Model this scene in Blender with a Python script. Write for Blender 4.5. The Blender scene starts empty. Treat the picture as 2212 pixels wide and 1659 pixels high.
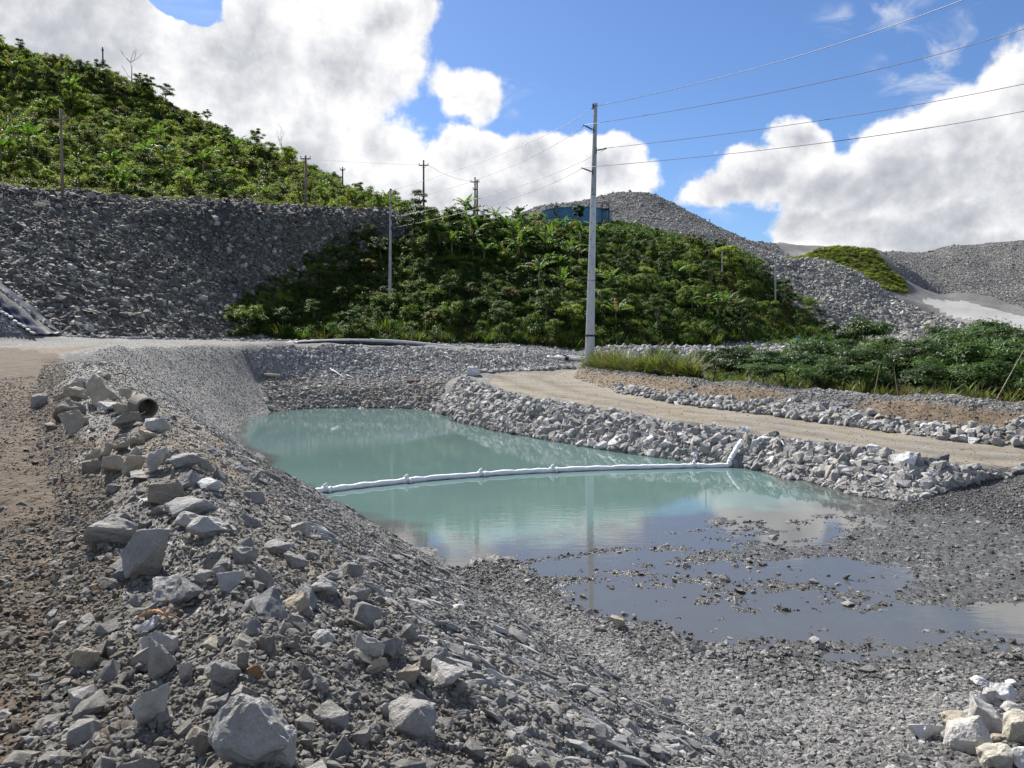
import bpy, bmesh, math, random
import numpy as np
from mathutils import Vector, Matrix, Euler, noise as mnoise
from mathutils.geometry import delaunay_2d_cdt

random.seed(7)
RNG = np.random.default_rng(11)
SC = bpy.context.scene
COL = SC.collection
D2R = math.pi / 180

# ------------------------------------------------------------------ camera model
F, CX, CY, HOR, EYE = 1662.0, 1106.0, 829.5, 735.0, 4.2
TH = math.atan((CY - HOR) / F)
CT, ST = math.cos(TH), math.sin(TH)

def ray(px, py):
    u = (px - CX) / F; v = (CY - py) / F
    return Vector((u, CT + v * ST, -ST + v * CT))

def PD(px, py, D):
    r = ray(px, py); t = D / r.y
    return (r.x * t, D, EYE + r.z * t)

def PZ(px, py, z):
    r = ray(px, py); t = (z - EYE) / r.z
    return (r.x * t, r.y * t, z)

# ------------------------------------------------------------------ noise
def _hash(ix, iy, seed):
    h = (ix.astype(np.int64) * 374761393 + iy.astype(np.int64) * 668265263 + seed * 982451653) & 0xffffffff
    h = ((h ^ (h >> 13)) * 1274126177) & 0xffffffff
    h = ((h ^ (h >> 16)) * 2246822519) & 0xffffffff
    return (h ^ (h >> 15)) / 4294967295.0

def vnoise(x, y, seed=0):
    x0 = np.floor(x); y0 = np.floor(y); fx = x - x0; fy = y - y0
    fx = fx * fx * (3 - 2 * fx); fy = fy * fy * (3 - 2 * fy)
    a = _hash(x0, y0, seed); b = _hash(x0 + 1, y0, seed)
    c = _hash(x0, y0 + 1, seed); d = _hash(x0 + 1, y0 + 1, seed)
    return (a + (b - a) * fx) * (1 - fy) + (c + (d - c) * fx) * fy - 0.5

def fbm(x, y, seed=0, o=3):
    s = 0; a = 1.0
    for k in range(o):
        s = s + a * vnoise(x * 2 ** k + 17.3 * k, y * 2 ** k - 9.1 * k, seed + k); a *= 0.5
    return s

# ------------------------------------------------------------------ break lines of the terrain (metres)
def zl(*p): return [PZ(*q) for q in p]
def dl(*p): return [PD(*q) for q in p]

L = {}
L['track'] = [(-1.2, .6, 2.6)] + zl((60, 1659, 2.6), (100, 1300, 2.6), (120, 1100, 2.62), (80, 950, 2.72), (70, 850, 3.0), (90, 790, 3.35), (60, 765, 3.55)) + dl((0, 752, 42), (-200, 752, 42))
L['trackleft'] = [(-4, 1, 2.65), (-6, 4, 2.7), (-9, 8, 2.75), (-13, 13, 2.9), (-19, 20, 3.2), (-26, 28, 3.5), (-45, 40, 4.2)]
L['wind'] = [(.2, .5, 2.62)] + zl((560, 1659, 2.78), (520, 1300, 2.86), (450, 1080, 2.92), (360, 960, 3.0), (275, 880, 3.12), (222, 815, 3.45), (195, 772, 3.72))
L['crest'] = [(2.4, -3, 2.4), (1.5, 0, 2.4)] + zl((1150, 1659, 2.4), (1020, 1500, 2.4), (900, 1400, 2.42), (800, 1290, 2.44), (715, 1200, 2.46), (600, 1090, 2.5), (490, 965, 2.6), (400, 892, 2.75), (350, 852, 2.92), (300, 808, 3.15), (252, 777, 3.55))
L['top'] = dl((205, 752, 33), (300, 746, 39), (400, 742, 45), (520, 740, 51), (620, 738.5, 56), (760, 742, 59), (900, 748, 62), (1050, 752, 66), (1190, 757, 70), (1268, 763, 74))
L['topback'] = [(x - .5, y + 5, z - .05) for x, y, z in L['top']]
L['toe'] = [(6.5, -3, .5), (5, 2, .42), (3.4, 4.8, .4), (2.2, 6.8, .35), (.9, 9.6, .2), (-.25, 12, .08)]
L['shoreleft'] = [(-1.2, 14, 0)] + zl((890, 1190, 0), (760, 1142, 0), (680, 1082, 0), (600, 1027, 0), (540, 980, 0), (512, 940, 0), (522, 905, 0), (600, 884, 0))
L['shorefar'] = zl((600, 884, 0), (700, 881, 0), (820, 881, 0), (935, 886, 0))
L['shoreright'] = zl((935, 886, 0), (1000, 915, 0), (1100, 937, 0), (1200, 955, 0), (1300, 971, 0), (1400, 985, 0), (1500, 997, 0), (1600, 1010, 0), (1700, 1028, 0), (1800, 1048, 0), (1900, 1063, 0), (1975, 1070, .02))
L['banktoe'] = zl((2060, 1062, .1), (2140, 1045, .2), (2230, 1028, .3)) + [(18, 22, .4)]
L['bank'] = zl((1010, 815, 1.8), (1070, 838, 1.6), (1150, 858, 1.5), (1250, 872, 1.4), (1350, 888, 1.35), (1450, 903, 1.25), (1600, 925, 1.1), (1750, 950, 1.0), (1900, 975, .9), (2050, 995, .8), (2215, 1012, .6)) + [(20, 23, .55)]
L['roadin'] = [(x + .35, y + 1.3, z - .18) for x, y, z in L['bank']]
L['roadout'] = zl((1238, 818, 1.6), (1330, 848, 1.35), (1450, 870, 1.15), (1600, 892, .95), (1750, 910, .8), (1900, 930, .65), (2050, 950, .55), (2215, 968, .45)) + [(24, 27, .4)]
L['berm'] = dl((1262, 790, 55), (1330, 797, 47), (1400, 806, 43), (1500, 818, 39.5), (1650, 832, 36.5), (1800, 841, 34), (1950, 850, 32), (2100, 860, 30), (2215, 867, 28.8)) + [(26, 28.6, 1.9)]
L['bermtop'] = [(x + .3, y + .9, z - .02) for x, y, z in L['berm']]
L['bermback'] = [(x + .8, y + 3.4, 1.15 + .25 * (i == 0)) for i, (x, y, z) in enumerate(L['berm'])]
L['row'] = dl((1025, 803, 53), (1100, 803, 57), (1180, 797, 59.5), (1240, 791, 60.5))
L['roadend'] = zl((1080, 828, 1.65), (1150, 816, 1.62), (1200, 808, 1.7), (1225, 806, 1.75))
L['rowback'] = [(-3, 57, 1.4), (0, 61, 1.5), (4, 63.5, 1.9), (6, 65, 2.4)]
L['benchfront'] = dl((560, 846, 47.8), (610, 836, 49), (700, 832, 49.4), (800, 833, 49.5), (900, 832, 49.5), (965, 828, 49.8))
L['benchback'] = dl((560, 826, 51), (640, 823, 53.5), (760, 825, 54), (900, 826, 54.5), (1000, 820, 55.5))
L['pondbed'] = [(-9, 40, -1.6), (-7, 32, -1.6), (-4, 24, -1.4), (-1, 21, -1.0), (3, 22, -.9), (5, 22.5, -.7), (-6, 43, -1.5), (-2, 36, -1.5), (1, 28, -1.4), (-3, 30, -1.7), (7, 21, -.35), (9, 19.9, -.15)]
L['farbed'] = [(x, y - 1.0, -.55) for x, y, z in L['shorefar'][1:-1]]
L['rightbed'] = [(x - .45, y - .8, -.5) for x, y, z in L['shoreright'][1:8]]
L['shallow'] = zl((1900, 1113, -.005), (1800, 1120, -.005), (1560, 1137, .01), (1400, 1162, -.005), (1240, 1198, -.01), (1100, 1214, .01), (1000, 1212, 0))
L['shallow2'] = zl((1850, 1098, -.09), (1700, 1098, -.15), (1500, 1105, -.3), (1300, 1135, -.3), (1100, 1165, -.3), (1000, 1175, -.25))
L['mud'] = zl((1200, 1245, -.02), (1400, 1225, -.012), (1600, 1190, -.004), (1750, 1200, -.006), (1300, 1320, -.02), (1500, 1300, -.022), (1700, 1290, -.022), (1900, 1270, -.01), (1550, 1390, -.02), (1750, 1400, -.03), (1900, 1370, -.03), (2050, 1350, -.03), (2212, 1360, -.035), (1800, 1445, -.01), (2000, 1420, -.015), (2350, 1370, -.03))
L['flat'] = zl((1980, 1130, .06), (2100, 1110, .1), (2212, 1100, .16), (2000, 1200, .035), (2212, 1220, .06), (2100, 1270, .02), (2212, 1300, .02), (2212, 1460, .05), (2000, 1500, .08), (1750, 1500, .08), (1550, 1450, .06), (1330, 1380, .09), (1200, 1320, .08), (1120, 1250, .05), (2300, 1659, .4), (2000, 1659, .3), (1700, 1659, .28), (2300, 1520, .16)) + [(14, 17, .25), (20, 15, .4), (12, 9, .35), (20, 8, .6), (9, 3, .5), (14, -3, .6), (30, 15, .6)]
L['spur'] = dl((-500, 430, 42), (-150, 545, 46), (0, 606, 48.5), (80, 676, 50.5), (150, 729, 52))
L['spurfoot'] = dl((-500, 745, 38), (-150, 742, 42), (0, 738, 45.5), (70, 734, 48))
L['dumptoe'] = dl((-500, 600, 52), (-150, 700, 55), (0, 728, 58), (250, 737, 66), (480, 737, 76), (560, 695, 83), (640, 640, 90), (800, 560, 98), (900, 510, 104))
L['dumpcrest'] = dl((-500, 372, 70), (-150, 380, 76), (0, 388, 80), (200, 411, 86), (400, 425, 92), (660, 439, 98), (840, 448, 104), (900, 458, 108), (945, 474, 111))
L['dumpback'] = [(x * 1.1, y + 10, z + .4) for x, y, z in L['dumpcrest'][:-2]] + [(-14, 118, 20.5), (-10, 122, 19)]
L['hillmid'] = dl((-500, 230, 128), (0, 255, 128), (250, 290, 127), (400, 335, 126), (560, 375, 126), (690, 410, 126), (760, 440, 126))
L['hillridge'] = dl((-700, 0, 150), (-300, 65, 150), (0, 90, 150), (100, 116, 150), (250, 158, 150), (400, 246, 148), (560, 314, 145), (690, 372, 142), (765, 422, 140), (800, 452, 138))
L['hillback'] = [(x, y + 45, max(z - 26, 12)) for x, y, z in L['hillridge']]
L['moundfoot'] = dl((600, 740, 82), (800, 742, 82), (1000, 745, 82), (1200, 745, 83), (1400, 745, 85), (1550, 745, 88), (1620, 742, 92), (1700, 735, 98), (1790, 722, 108))
L['moundmid'] = dl((760, 640, 92), (950, 620, 92), (1150, 620, 95), (1350, 630, 97), (1500, 645, 100), (1600, 680, 103))
L['moundridge'] = dl((880, 512, 104), (980, 508, 106), (1065, 490, 110), (1150, 508, 115), (1250, 516, 118), (1400, 530, 118), (1500, 540, 118), (1600, 578, 118), (1680, 604, 119), (1735, 650, 117), (1790, 706, 113))
L['plateau'] = dl((1000, 505, 145), (1150, 494, 150), (1350, 494, 150), (1450, 515, 150))
L['heapfoot'] = dl((1060, 500, 170), (1300, 500, 170), (1500, 530, 170), (1650, 575, 165))
L['heapridge'] = dl((1085, 478, 200), (1110, 464, 202), (1170, 434, 210), (1250, 421, 215), (1340, 410, 220), (1365, 408, 220), (1400, 415, 220), (1440, 432, 220), (1500, 457, 220), (1560, 492, 215), (1620, 512, 210), (1690, 542, 200), (1740, 562, 190))
L['heapback'] = [(x, y + 60, z - 26) for x, y, z in L['heapridge']]
L['knolltop'] = dl((1640, 556, 135), (1700, 549, 138), (1770, 549, 140), (1820, 562, 140), (1880, 604, 138), (1960, 654, 135), (2040, 694, 130))
L['knollback'] = [(x + 3, y + 14, z - 8) for x, y, z in L['knolltop']]
L['knollshelf'] = dl((1690, 656, 120), (1800, 660, 119), (1900, 664, 119), (1990, 696, 117))
L['knollshelf2'] = dl((1690, 664, 116), (1800, 668, 115), (1900, 674, 115), (1990, 704, 114))
L['knollfoot'] = dl((1705, 728, 108), (1850, 737, 103), (2000, 738, 103), (2070, 718, 112))
L['grassridge'] = dl((1690, 552, 180), (1780, 531, 185), (1850, 532, 185), (1880, 538, 185), (1905, 576, 176), (1950, 634, 166))
L['grassfoot'] = dl((1700, 580, 162), (1800, 590, 160), (1880, 630, 155))
L['fardumptop'] = dl((1880, 538, 230), (1920, 542, 235), (2000, 540, 240), (2060, 530, 240), (2130, 519, 240), (2212, 521, 240), (2500, 515, 240), (3000, 500, 240))
L['fardumpback'] = [(x, y + 50, z - 15) for x, y, z in L['fardumptop']]
L['fardumpfoot'] = dl((1955, 642, 180), (2050, 640, 186), (2140, 650, 182), (2212, 668, 174), (2500, 690, 168), (3000, 690, 160))
L['haul'] = dl((1975, 653, 160), (2080, 648, 166), (2150, 664, 158), (2212, 690, 148), (2400, 715, 140), (2212, 716, 130), (2100, 690, 142), (2040, 668, 150))
L['yard'] = [(-30, 66, 4.0), (-22, 70, 4.0), (-10, 75, 3.8), (0, 77, 3.7), (8, 70, 2.45), (14, 72, 2.4), (22, 72, 2.4), (12, 64, 2.2), (20, 60, 1.8), (30, 66, 1.9)]
L['yardberm'] = dl((1295, 752, 79), (1400, 750, 79), (1500, 750, 80), (1600, 752, 82), (1700, 751, 84))
L['yardbermfoot'] = dl((1295, 774, 75.5), (1400, 774, 75.5), (1500, 772, 76), (1600, 768, 78), (1700, 764, 80))
L['lowland'] = [(14, 48, 1.1), (24, 46, 1.0), (34, 44, 1.0), (24, 36, 1.0), (32, 34, 1.0), (30, 54, 1.3), (44, 50, 1.2), (50, 70, 2.0), (42, 90, 3.2), (60, 95, 4.0), (70, 60, 1.5), (40, 30, .9), (52, 112, 5), (75, 125, 7)]
L['far'] = [(R * math.sin(a * D2R), R * math.cos(a * D2R), z) for R, z in ((420, 12), (760, 0)) for a in range(-80, 81, 10)]
L['side'] = [(-60, 20, 5), (-90, 60, 16), (-130, 90, 26), (-160, 150, 50), (-60, 0, 3), (-20, -4, 2.8), (-8, -4, 2.65), (0, -4, 2.6), (80, 20, 1), (120, 60, 3), (60, -4, 1), (150, 120, 12), (220, 160, 20), (-40, 30, 4.5), (-10, 12, 2.8)]

def dens(pts, closed=False):
    out = []
    for a, b in zip(pts[:-1], pts[1:]):
        a = np.array(a); b = np.array(b)
        ln = np.hypot(*(b - a)[:2]); step = max(.4, .03 * math.hypot(*a[:2]))
        n = max(1, int(ln / step))
        for k in range(n): out.append(tuple(a + (b - a) * k / n))
    out.append(tuple(pts[-1])); return out

NOLINE = {'pondbed', 'mud', 'flat', 'yard', 'lowland', 'far', 'side', 'haul', 'plateau'}
CP = []
for k, p in L.items(): CP += (p if k in NOLINE else dens(p))
CP = np.array(CP, float)
_, keep = np.unique(np.round(CP[:, :2], 2), axis=0, return_index=True)
CP = CP[np.sort(keep)]
_r = delaunay_2d_cdt([Vector(p[:2]) for p in CP], [], [], 0, 1e-5)
_tv = np.array([v[:] for v in _r[0]]); _to = _r[3]
_tz = np.array([CP[o[0], 2] if o else 0.0 for o in _to])
TRI = np.array([f for f in _r[2] if len(f) == 3])

# ------------------------------------------------------------------ polar terrain grid
NA, NR = 1000, 640
A0, A1 = -62 * D2R, 62 * D2R
R0, R1 = .7, 700.0
ANG = np.linspace(A0, A1, NA); LR = np.linspace(math.log(R0), math.log(R1), NR); RAD = np.exp(LR)
GX = RAD[:, None] * np.sin(ANG)[None, :]; GY = RAD[:, None] * np.cos(ANG)[None, :]
GZ = np.zeros((NR, NA)); _done = np.zeros((NR, NA), bool)
for t in TRI:
    a, b, c = _tv[t[0]], _tv[t[1]], _tv[t[2]]
    # range of rows touched
    lo = np.minimum(np.minimum(a, b), c); hi = np.maximum(np.maximum(a, b), c)
    cx, cy = min(max(0, lo[0]), hi[0]), min(max(0, lo[1]), hi[1])
    rmin = math.hypot(cx, cy); rmax = max(np.hypot(*a), np.hypot(*b), np.hypot(*c))
    i0 = max(0, int(np.searchsorted(RAD, rmin)) - 1); i1 = min(NR, int(np.searchsorted(RAD, rmax)) + 2)
    if i1 <= i0: continue
    if hi[1] > .01 and lo[1] > 0:
        an = [math.atan2(q[0], q[1]) for q in (a, b, c)]
        j0 = max(0, int(np.searchsorted(ANG, min(an))) - 1); j1 = min(NA, int(np.searchsorted(ANG, max(an))) + 1)
    else: j0, j1 = 0, NA
    if j1 <= j0: continue
    X = GX[i0:i1, j0:j1]; Y = GY[i0:i1, j0:j1]
    det = (b[1] - c[1]) * (a[0] - c[0]) + (c[0] - b[0]) * (a[1] - c[1])
    if abs(det) < 1e-12: continue
    w0 = ((b[1] - c[1]) * (X - c[0]) + (c[0] - b[0]) * (Y - c[1])) / det
    w1 = ((c[1] - a[1]) * (X - c[0]) + (a[0] - c[0]) * (Y - c[1])) / det
    w2 = 1 - w0 - w1
    m = (w0 >= -1e-6) & (w1 >= -1e-6) & (w2 >= -1e-6)
    if not m.any(): continue
    Z = w0 * _tz[t[0]] + w1 * _tz[t[1]] + w2 * _tz[t[2]]
    GZ[i0:i1, j0:j1][m] = Z[m]; _done[i0:i1, j0:j1] |= m

def blur(Z, n=1):
    for _ in range(n):
        Q = np.pad(Z, 1, mode='edge')
        Z = (Q[1:-1, :-2] + 2 * Q[1:-1, 1:-1] + Q[1:-1, 2:]) / 4
        Q = np.pad(Z, 1, mode='edge')
        Z = (Q[:-2, 1:-1] + 2 * Q[1:-1, 1:-1] + Q[2:, 1:-1]) / 4
    return Z
GZ = blur(GZ, 5)

def pip(X, Y, poly):
    ins = np.zeros(X.shape, bool); n = len(poly)
    for i in range(n):
        x1, y1 = poly[i][:2]; x2, y2 = poly[(i + 1) % n][:2]
        if y1 == y2: continue
        c = ((y1 > Y) != (y2 > Y)) & (X < (x2 - x1) * (Y - y1) / (y2 - y1) + x1)
        ins ^= c
    return ins
def band(a, b): return [p[:2] for p in L[a]] + [p[:2] for p in reversed(L[b])]
def shift(pts, dx, dy): return [(p[0] + dx, p[1] + dy) for p in pts]

POLY = {}
POLY['road'] = [p[:2] for p in L['roadin'][1:]] + [p[:2] for p in reversed(L['roadout'])] + [(5.2, 57.5), (3.5, 57), (.8, 55.5), (-1, 52.5)] + [(-1.6, 48)]
POLY['track'] = [(-.9, -1)] + [(p[0] + .35 + .02 * p[1], p[1]) for p in L['track'][1:8]] + [p[:2] for p in L['track'][8:]] + [(-45, 40), (-26, 27)] + [p[:2] for p in reversed(L['trackleft'][:5])] + [(-4, -1)]
POLY['rubble'] = [p[:2] for p in L['track']][:9] + [p[:2] for p in reversed(L['crest'])]
POLY['slope'] = [p[:2] for p in L['crest'][1:]] + [p[:2] for p in L['top'][:5]] + [p[:2] for p in reversed(L['shoreleft'])] + [p[:2] for p in reversed(L['toe'])]
POLY['farslope'] = [p[:2] for p in L['top'][3:]] + [(6, 66)] + [(p[0], p[1]) for p in reversed(L['rowback'])] + [p[:2] for p in reversed(L['benchback'])]
POLY['benchwall'] = [p[:2] for p in L['benchback']] + [p[:2] for p in reversed(shift(L['shorefar'], 0, -1.7))]
POLY['bank'] = [p[:2] for p in L['bank']] + [p[:2] for p in reversed(L['banktoe'])] + [p[:2] for p in reversed(shift(L['shoreright'], -.5, -.9))]
POLY['berm'] = [p[:2] for p in L['bermtop']] + [p[:2] for p in reversed(L['roadout'])]
POLY['row'] = [(-2.2, 50.5), (-3, 54)] + [(p[0], p[1] + .9) for p in L['row']] + [(p[0], p[1] - 1.3) for p in reversed(L['row'])]
POLY['mud'] = [p[:2] for p in zl((1080, 1218, 0), (1240, 1196, 0), (1400, 1160, 0), (1560, 1135, 0), (1800, 1120, 0), (1940, 1105, 0), (2080, 1115, 0), (2250, 1165, 0), (2450, 1200, 0), (2400, 1440, 0), (2212, 1450, 0), (1950, 1480, 0), (1700, 1470, 0), (1500, 1420, 0), (1300, 1350, 0), (1180, 1270, 0))]
POLY['flat'] = [p[:2] for p in L['toe']] + [(-1.2, 14)] + [p[:2] for p in zl((1080, 1212, 0), (1240, 1196, 0), (1560, 1130, 0), (1900, 1110, 0), (1975, 1072, 0), (2060, 1062, 0), (2140, 1045, 0), (2230, 1028, 0))] + [(18, 22), (24, 14), (14, -2), (6.5, -3)]
POLY['dump'] = [p[:2] for p in L['dumptoe']] + [p[:2] for p in reversed(L['dumpcrest'])]
POLY['spur'] = [p[:2] for p in L['spurfoot']] + [p[:2] for p in reversed(L['spur'])]
POLY['spurback'] = [p[:2] for p in L['spur']] + [(-24, 56), (-30, 57)] + [p[:2] for p in reversed(L['dumptoe'][:3])]
POLY['dumptop'] = [p[:2] for p in L['dumpcrest']] + [p[:2] for p in reversed(L['dumpback'])]
POLY['hill'] = [p[:2] for p in L['dumpback'][:-2]] + [(-17, 120), (-18, 135)] + [p[:2] for p in reversed(L['hillback'])]
POLY['mound'] = [p[:2] for p in L['dumptoe'][4:]] + [(-12.5, 109), (-10, 125), (-6, 140), (4, 156), (30, 156), (40, 130)] + [p[:2] for p in reversed(L['moundridge'][-3:])] + [p[:2] for p in reversed(L['moundfoot'])]
POLY['heap'] = [p[:2] for p in L['heapfoot']] + [(70, 175)] + [p[:2] for p in reversed(L['heapback'])] + [(-10, 200)]
POLY['knoll'] = [p[:2] for p in L['knollfoot']] + [p[:2] for p in reversed(L['knolltop'])] + [(42, 126), (42, 116)]
POLY['knoll2'] = [p[:2] for p in L['knolltop']] + [p[:2] for p in reversed(L['knollback'])]
POLY['grass'] = [p[:2] for p in L['grassfoot']] + [(84, 164)] + [(p[0] + 2, p[1] + 4) for p in reversed(L['grassridge'])]
POLY['fardump'] = [p[:2] for p in L['fardumpfoot']] + [p[:2] for p in reversed(L['fardumpback'])]
POLY['haul'] = [p[:2] for p in L['haul']]
POLY['yardberm'] = [p[:2] for p in L['yardbermfoot']] + [(p[0], p[1] + 2) for p in reversed(L['yardberm'])]
POLY['low'] = [(p[0], p[1] - .8) for p in L['bermback']] + [(40, 30), (60, 60), (50, 75), (27, 70), (13, 62)]

WX = GX + .35 * fbm(GX * 1.1, GY * 1.1, 5) * np.minimum(1, RAD / 12)[:, None]
WY = GY + .35 * fbm(GX * 1.1, GY * 1.1, 9) * np.minimum(1, RAD / 12)[:, None]
MASK = {k: blur(pip(WX, WY, POLY[k]).astype(float), 4) for k in ('road', 'track', 'rubble', 'slope', 'farslope', 'benchwall', 'bank', 'berm', 'mud', 'flat', 'dump', 'dumptop', 'hill', 'mound', 'heap', 'knoll', 'knoll2', 'grass', 'fardump', 'haul', 'low')}
G = RAD[:, None] * np.ones((1, NA))
def fade(a, b): return np.clip((b - G) / (b - a), 0, 1)
smooth = np.clip(1 - .75 * MASK['road'] - .8 * MASK['mud'] - .55 * MASK['flat'] - .5 * MASK['haul'] - .45 * MASK['track'], .08, 1)
N = .035 * fbm(GX * 7, GY * 7, 21, 3) * fade(10, 24)
N += .10 * fbm(GX * 1.9, GY * 1.9, 22, 3) * fade(40, 90)
N += .22 * fbm(GX * .45, GY * .45, 23, 2) * np.clip((G - 8) / 20, 0, 1)
N += .9 * fbm(GX * .12, GY * .12, 24, 3) * np.clip((G - 65) / 30, 0, 1)
N += 1.8 * fbm(GX * .05, GY * .05, 25, 2) * np.clip((G - 105) / 30, 0, 1)
# raked fall lines on the excavated faces
s1 = GX * -.44 + GY * .9; s2 = GX * .9 + GY * .44
N += MASK['slope'] * (.10 * fbm(s1 * 2.2, s2 * .22, 31, 3) + .05 * fbm(s1 * 6, s2 * .5, 33, 2))
N += MASK['farslope'] * .16 * fbm(GX * 1.2 + GY * .5, GY * .15, 35, 3)
N += MASK['berm'] * .10 * fbm(GX * 1.6 + GY * .8, GY * .2, 37, 3)
N += MASK['dump'] * .55 * fbm(GX * .42 - GY * .2, GX * .05 + GY * .1, 38, 3)
# clods and cleat marks on the left track, ruts on the road
rut = MASK['track'] * fade(14, 34)
tr_c = -1.9 - .42 * GY + .3 * fbm(GY * .1, GY * .1 + 3, 44, 2)
tracks = np.exp(-((GX - tr_c) / .28) ** 2) + np.exp(-((GX - tr_c + 1.9) / .28) ** 2)
N += rut * (.05 * fbm(GX * 1.2, GY * 8, 41, 2) + .07 * fbm(GX * 4, GY * 4, 42, 3) - .10 * tracks + .05 * tracks * np.sin(GY * 16 + GX * 5))
N += MASK['road'] * .05 * fbm(GX * .25 - GY * .5, GX * 1.2 + GY * 1.2, 43, 3)
mudn = fbm(GX * .35 + GY * .12, GY * 1.15 - GX * .18, 51, 3) * .052 + fbm(GX * 2.0, GY * 3.4, 52, 3) * .034 + fbm(GX * 7, GY * 8, 53, 2) * .030 - .002
GZ = GZ + N * smooth + MASK['mud'] * mudn + .004

def samp(A, x, y):
    x = np.asarray(x, float); y = np.asarray(y, float)
    r = np.hypot(x, y); a = np.arctan2(x, y)
    i = np.clip((np.log(np.maximum(r, R0)) - LR[0]) / (LR[1] - LR[0]), 0, NR - 1.001); j = np.clip((a - A0) / (ANG[1] - ANG[0]), 0, NA - 1.001)
    i0 = i.astype(int); j0 = j.astype(int); fi = i - i0; fj = j - j0
    return (A[i0, j0] * (1 - fi) + A[i0 + 1, j0] * fi) * (1 - fj) + (A[i0, j0 + 1] * (1 - fi) + A[i0 + 1, j0 + 1] * fi) * fj
def H(x, y): return samp(GZ, x, y)
def h1(x, y): return float(samp(GZ, np.array([x]), np.array([y]))[0])
def normals(x, y):
    e = np.maximum(.12, .012 * np.hypot(x, y))
    nx = -(H(x + e, y) - H(x - e, y)) / (2 * e); ny = -(H(x, y + e) - H(x, y - e)) / (2 * e)
    n = np.stack([nx, ny, np.ones_like(nx)], 1)
    return n / np.linalg.norm(n, axis=1, keepdims=True)
_T = np.exp(np.linspace(math.log(1.2), math.log(420), 2600))
def hit(px, py, off=0.0):
    r = ray(px, py)
    x = r.x * _T; y = r.y * _T; z = EYE + r.z * _T
    b = np.nonzero(z <= H(x, y) + off)[0]
    k = b[0] if len(b) else len(_T) - 1
    return Vector((x[k], y[k], h1(x[k], y[k])))
# ------------------------------------------------------------------ node helpers
class NT:
    def __init__(s, tree):
        s.t = tree; s.n = tree.nodes; s.l = tree.links; s.n.clear()
    def add(s, typ, **kw):
        nd = s.n.new(typ)
        for k, v in kw.items():
            if k == 'ins':
                for a, b in v.items(): s.put(nd.inputs[a], b)
            else: setattr(nd, k, v)
        return nd
    def put(s, sock, v):
        if hasattr(v, 'is_output') or isinstance(v, bpy.types.NodeSocket): s.l.new(v, sock)
        else:
            try: sock.default_value = v
            except Exception: sock.default_value = (*v, 1.0)
    def math(s, op, a, b=None, c=None, clamp=False):
        nd = s.n.new('ShaderNodeMath'); nd.operation = op; nd.use_clamp = clamp
        s.put(nd.inputs[0], a)
        if b is not None: s.put(nd.inputs[1], b)
        if c is not None: s.put(nd.inputs[2], c)
        return nd.outputs[0]
    def vmath(s, op, a, b=None):
        nd = s.n.new('ShaderNodeVectorMath'); nd.operation = op
        s.put(nd.inputs[0], a)
        if b is not None: s.put(nd.inputs[1], b)
        return nd.outputs['Value'] if op in ('LENGTH', 'DOT_PRODUCT') else nd.outputs[0]
    def noise(s, vec, scale, detail=4, rough=.55, dist=0.0):
        nd = s.add('ShaderNodeTexNoise', ins={'Scale': scale, 'Detail': detail, 'Roughness': rough, 'Distortion': dist})
        if vec is not None: s.l.new(vec, nd.inputs['Vector'])
        return nd
    def vor(s, vec, scale, feature='F1', rand=1.0):
        nd = s.add('ShaderNodeTexVoronoi', feature=feature, ins={'Scale': scale, 'Randomness': rand})
        if vec is not None: s.l.new(vec, nd.inputs['Vector'])
        return nd
    def ramp(s, fac, stops, interp='LINEAR'):
        nd = s.n.new('ShaderNodeValToRGB'); nd.color_ramp.interpolation = interp
        e = nd.color_ramp.elements
        while len(e) < len(stops): e.new(.5)
        for el, (p, c) in zip(e, stops):
            el.position = p; el.color = (*c, 1) if len(c) == 3 else c
        s.l.new(fac, nd.inputs[0]); return nd.outputs[0]
    def mix(s, fac, a, b, blend='MIX'):
        nd = s.n.new('ShaderNodeMix'); nd.data_type = 'RGBA'; nd.blend_type = blend
        s.put(nd.inputs[0], fac); s.put(nd.inputs[6], a); s.put(nd.inputs[7], b)
        return nd.outputs[2]
    def attr(s, name, typ='GEOMETRY'):
        return s.add('ShaderNodeAttribute', attribute_name=name, attribute_type=typ).outputs['Fac']
    def smooth(s, x, a, b, lo=0.0, hi=1.0):
        nd = s.add('ShaderNodeMapRange', interpolation_type='SMOOTHSTEP', ins={'From Min': a, 'From Max': b, 'To Min': lo, 'To Max': hi})
        s.put(nd.inputs[0], x); return nd.outputs[0]

def newmat(name):
    m = bpy.data.materials.new(name); m.use_nodes = True
    return m, NT(m.node_tree)

def finish(k, color, rough=.8, bump=None, bstr=.5, bdist=.02, metal=0.0, spec=.3, normal=None, sss=None):
    p = k.add('ShaderNodeBsdfPrincipled', ins={'Roughness': rough, 'Metallic': metal, 'Specular IOR Level': spec})
    k.put(p.inputs['Base Color'], color)
    if bump is not None:
        b = k.add('ShaderNodeBump', ins={'Strength': bstr, 'Distance': bdist}); k.l.new(bump, b.inputs['Height'])
        k.l.new(b.outputs[0], p.inputs['Normal'])
    o = k.add('ShaderNodeOutputMaterial'); k.l.new(p.outputs[0], o.inputs[0])
    return p

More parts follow.
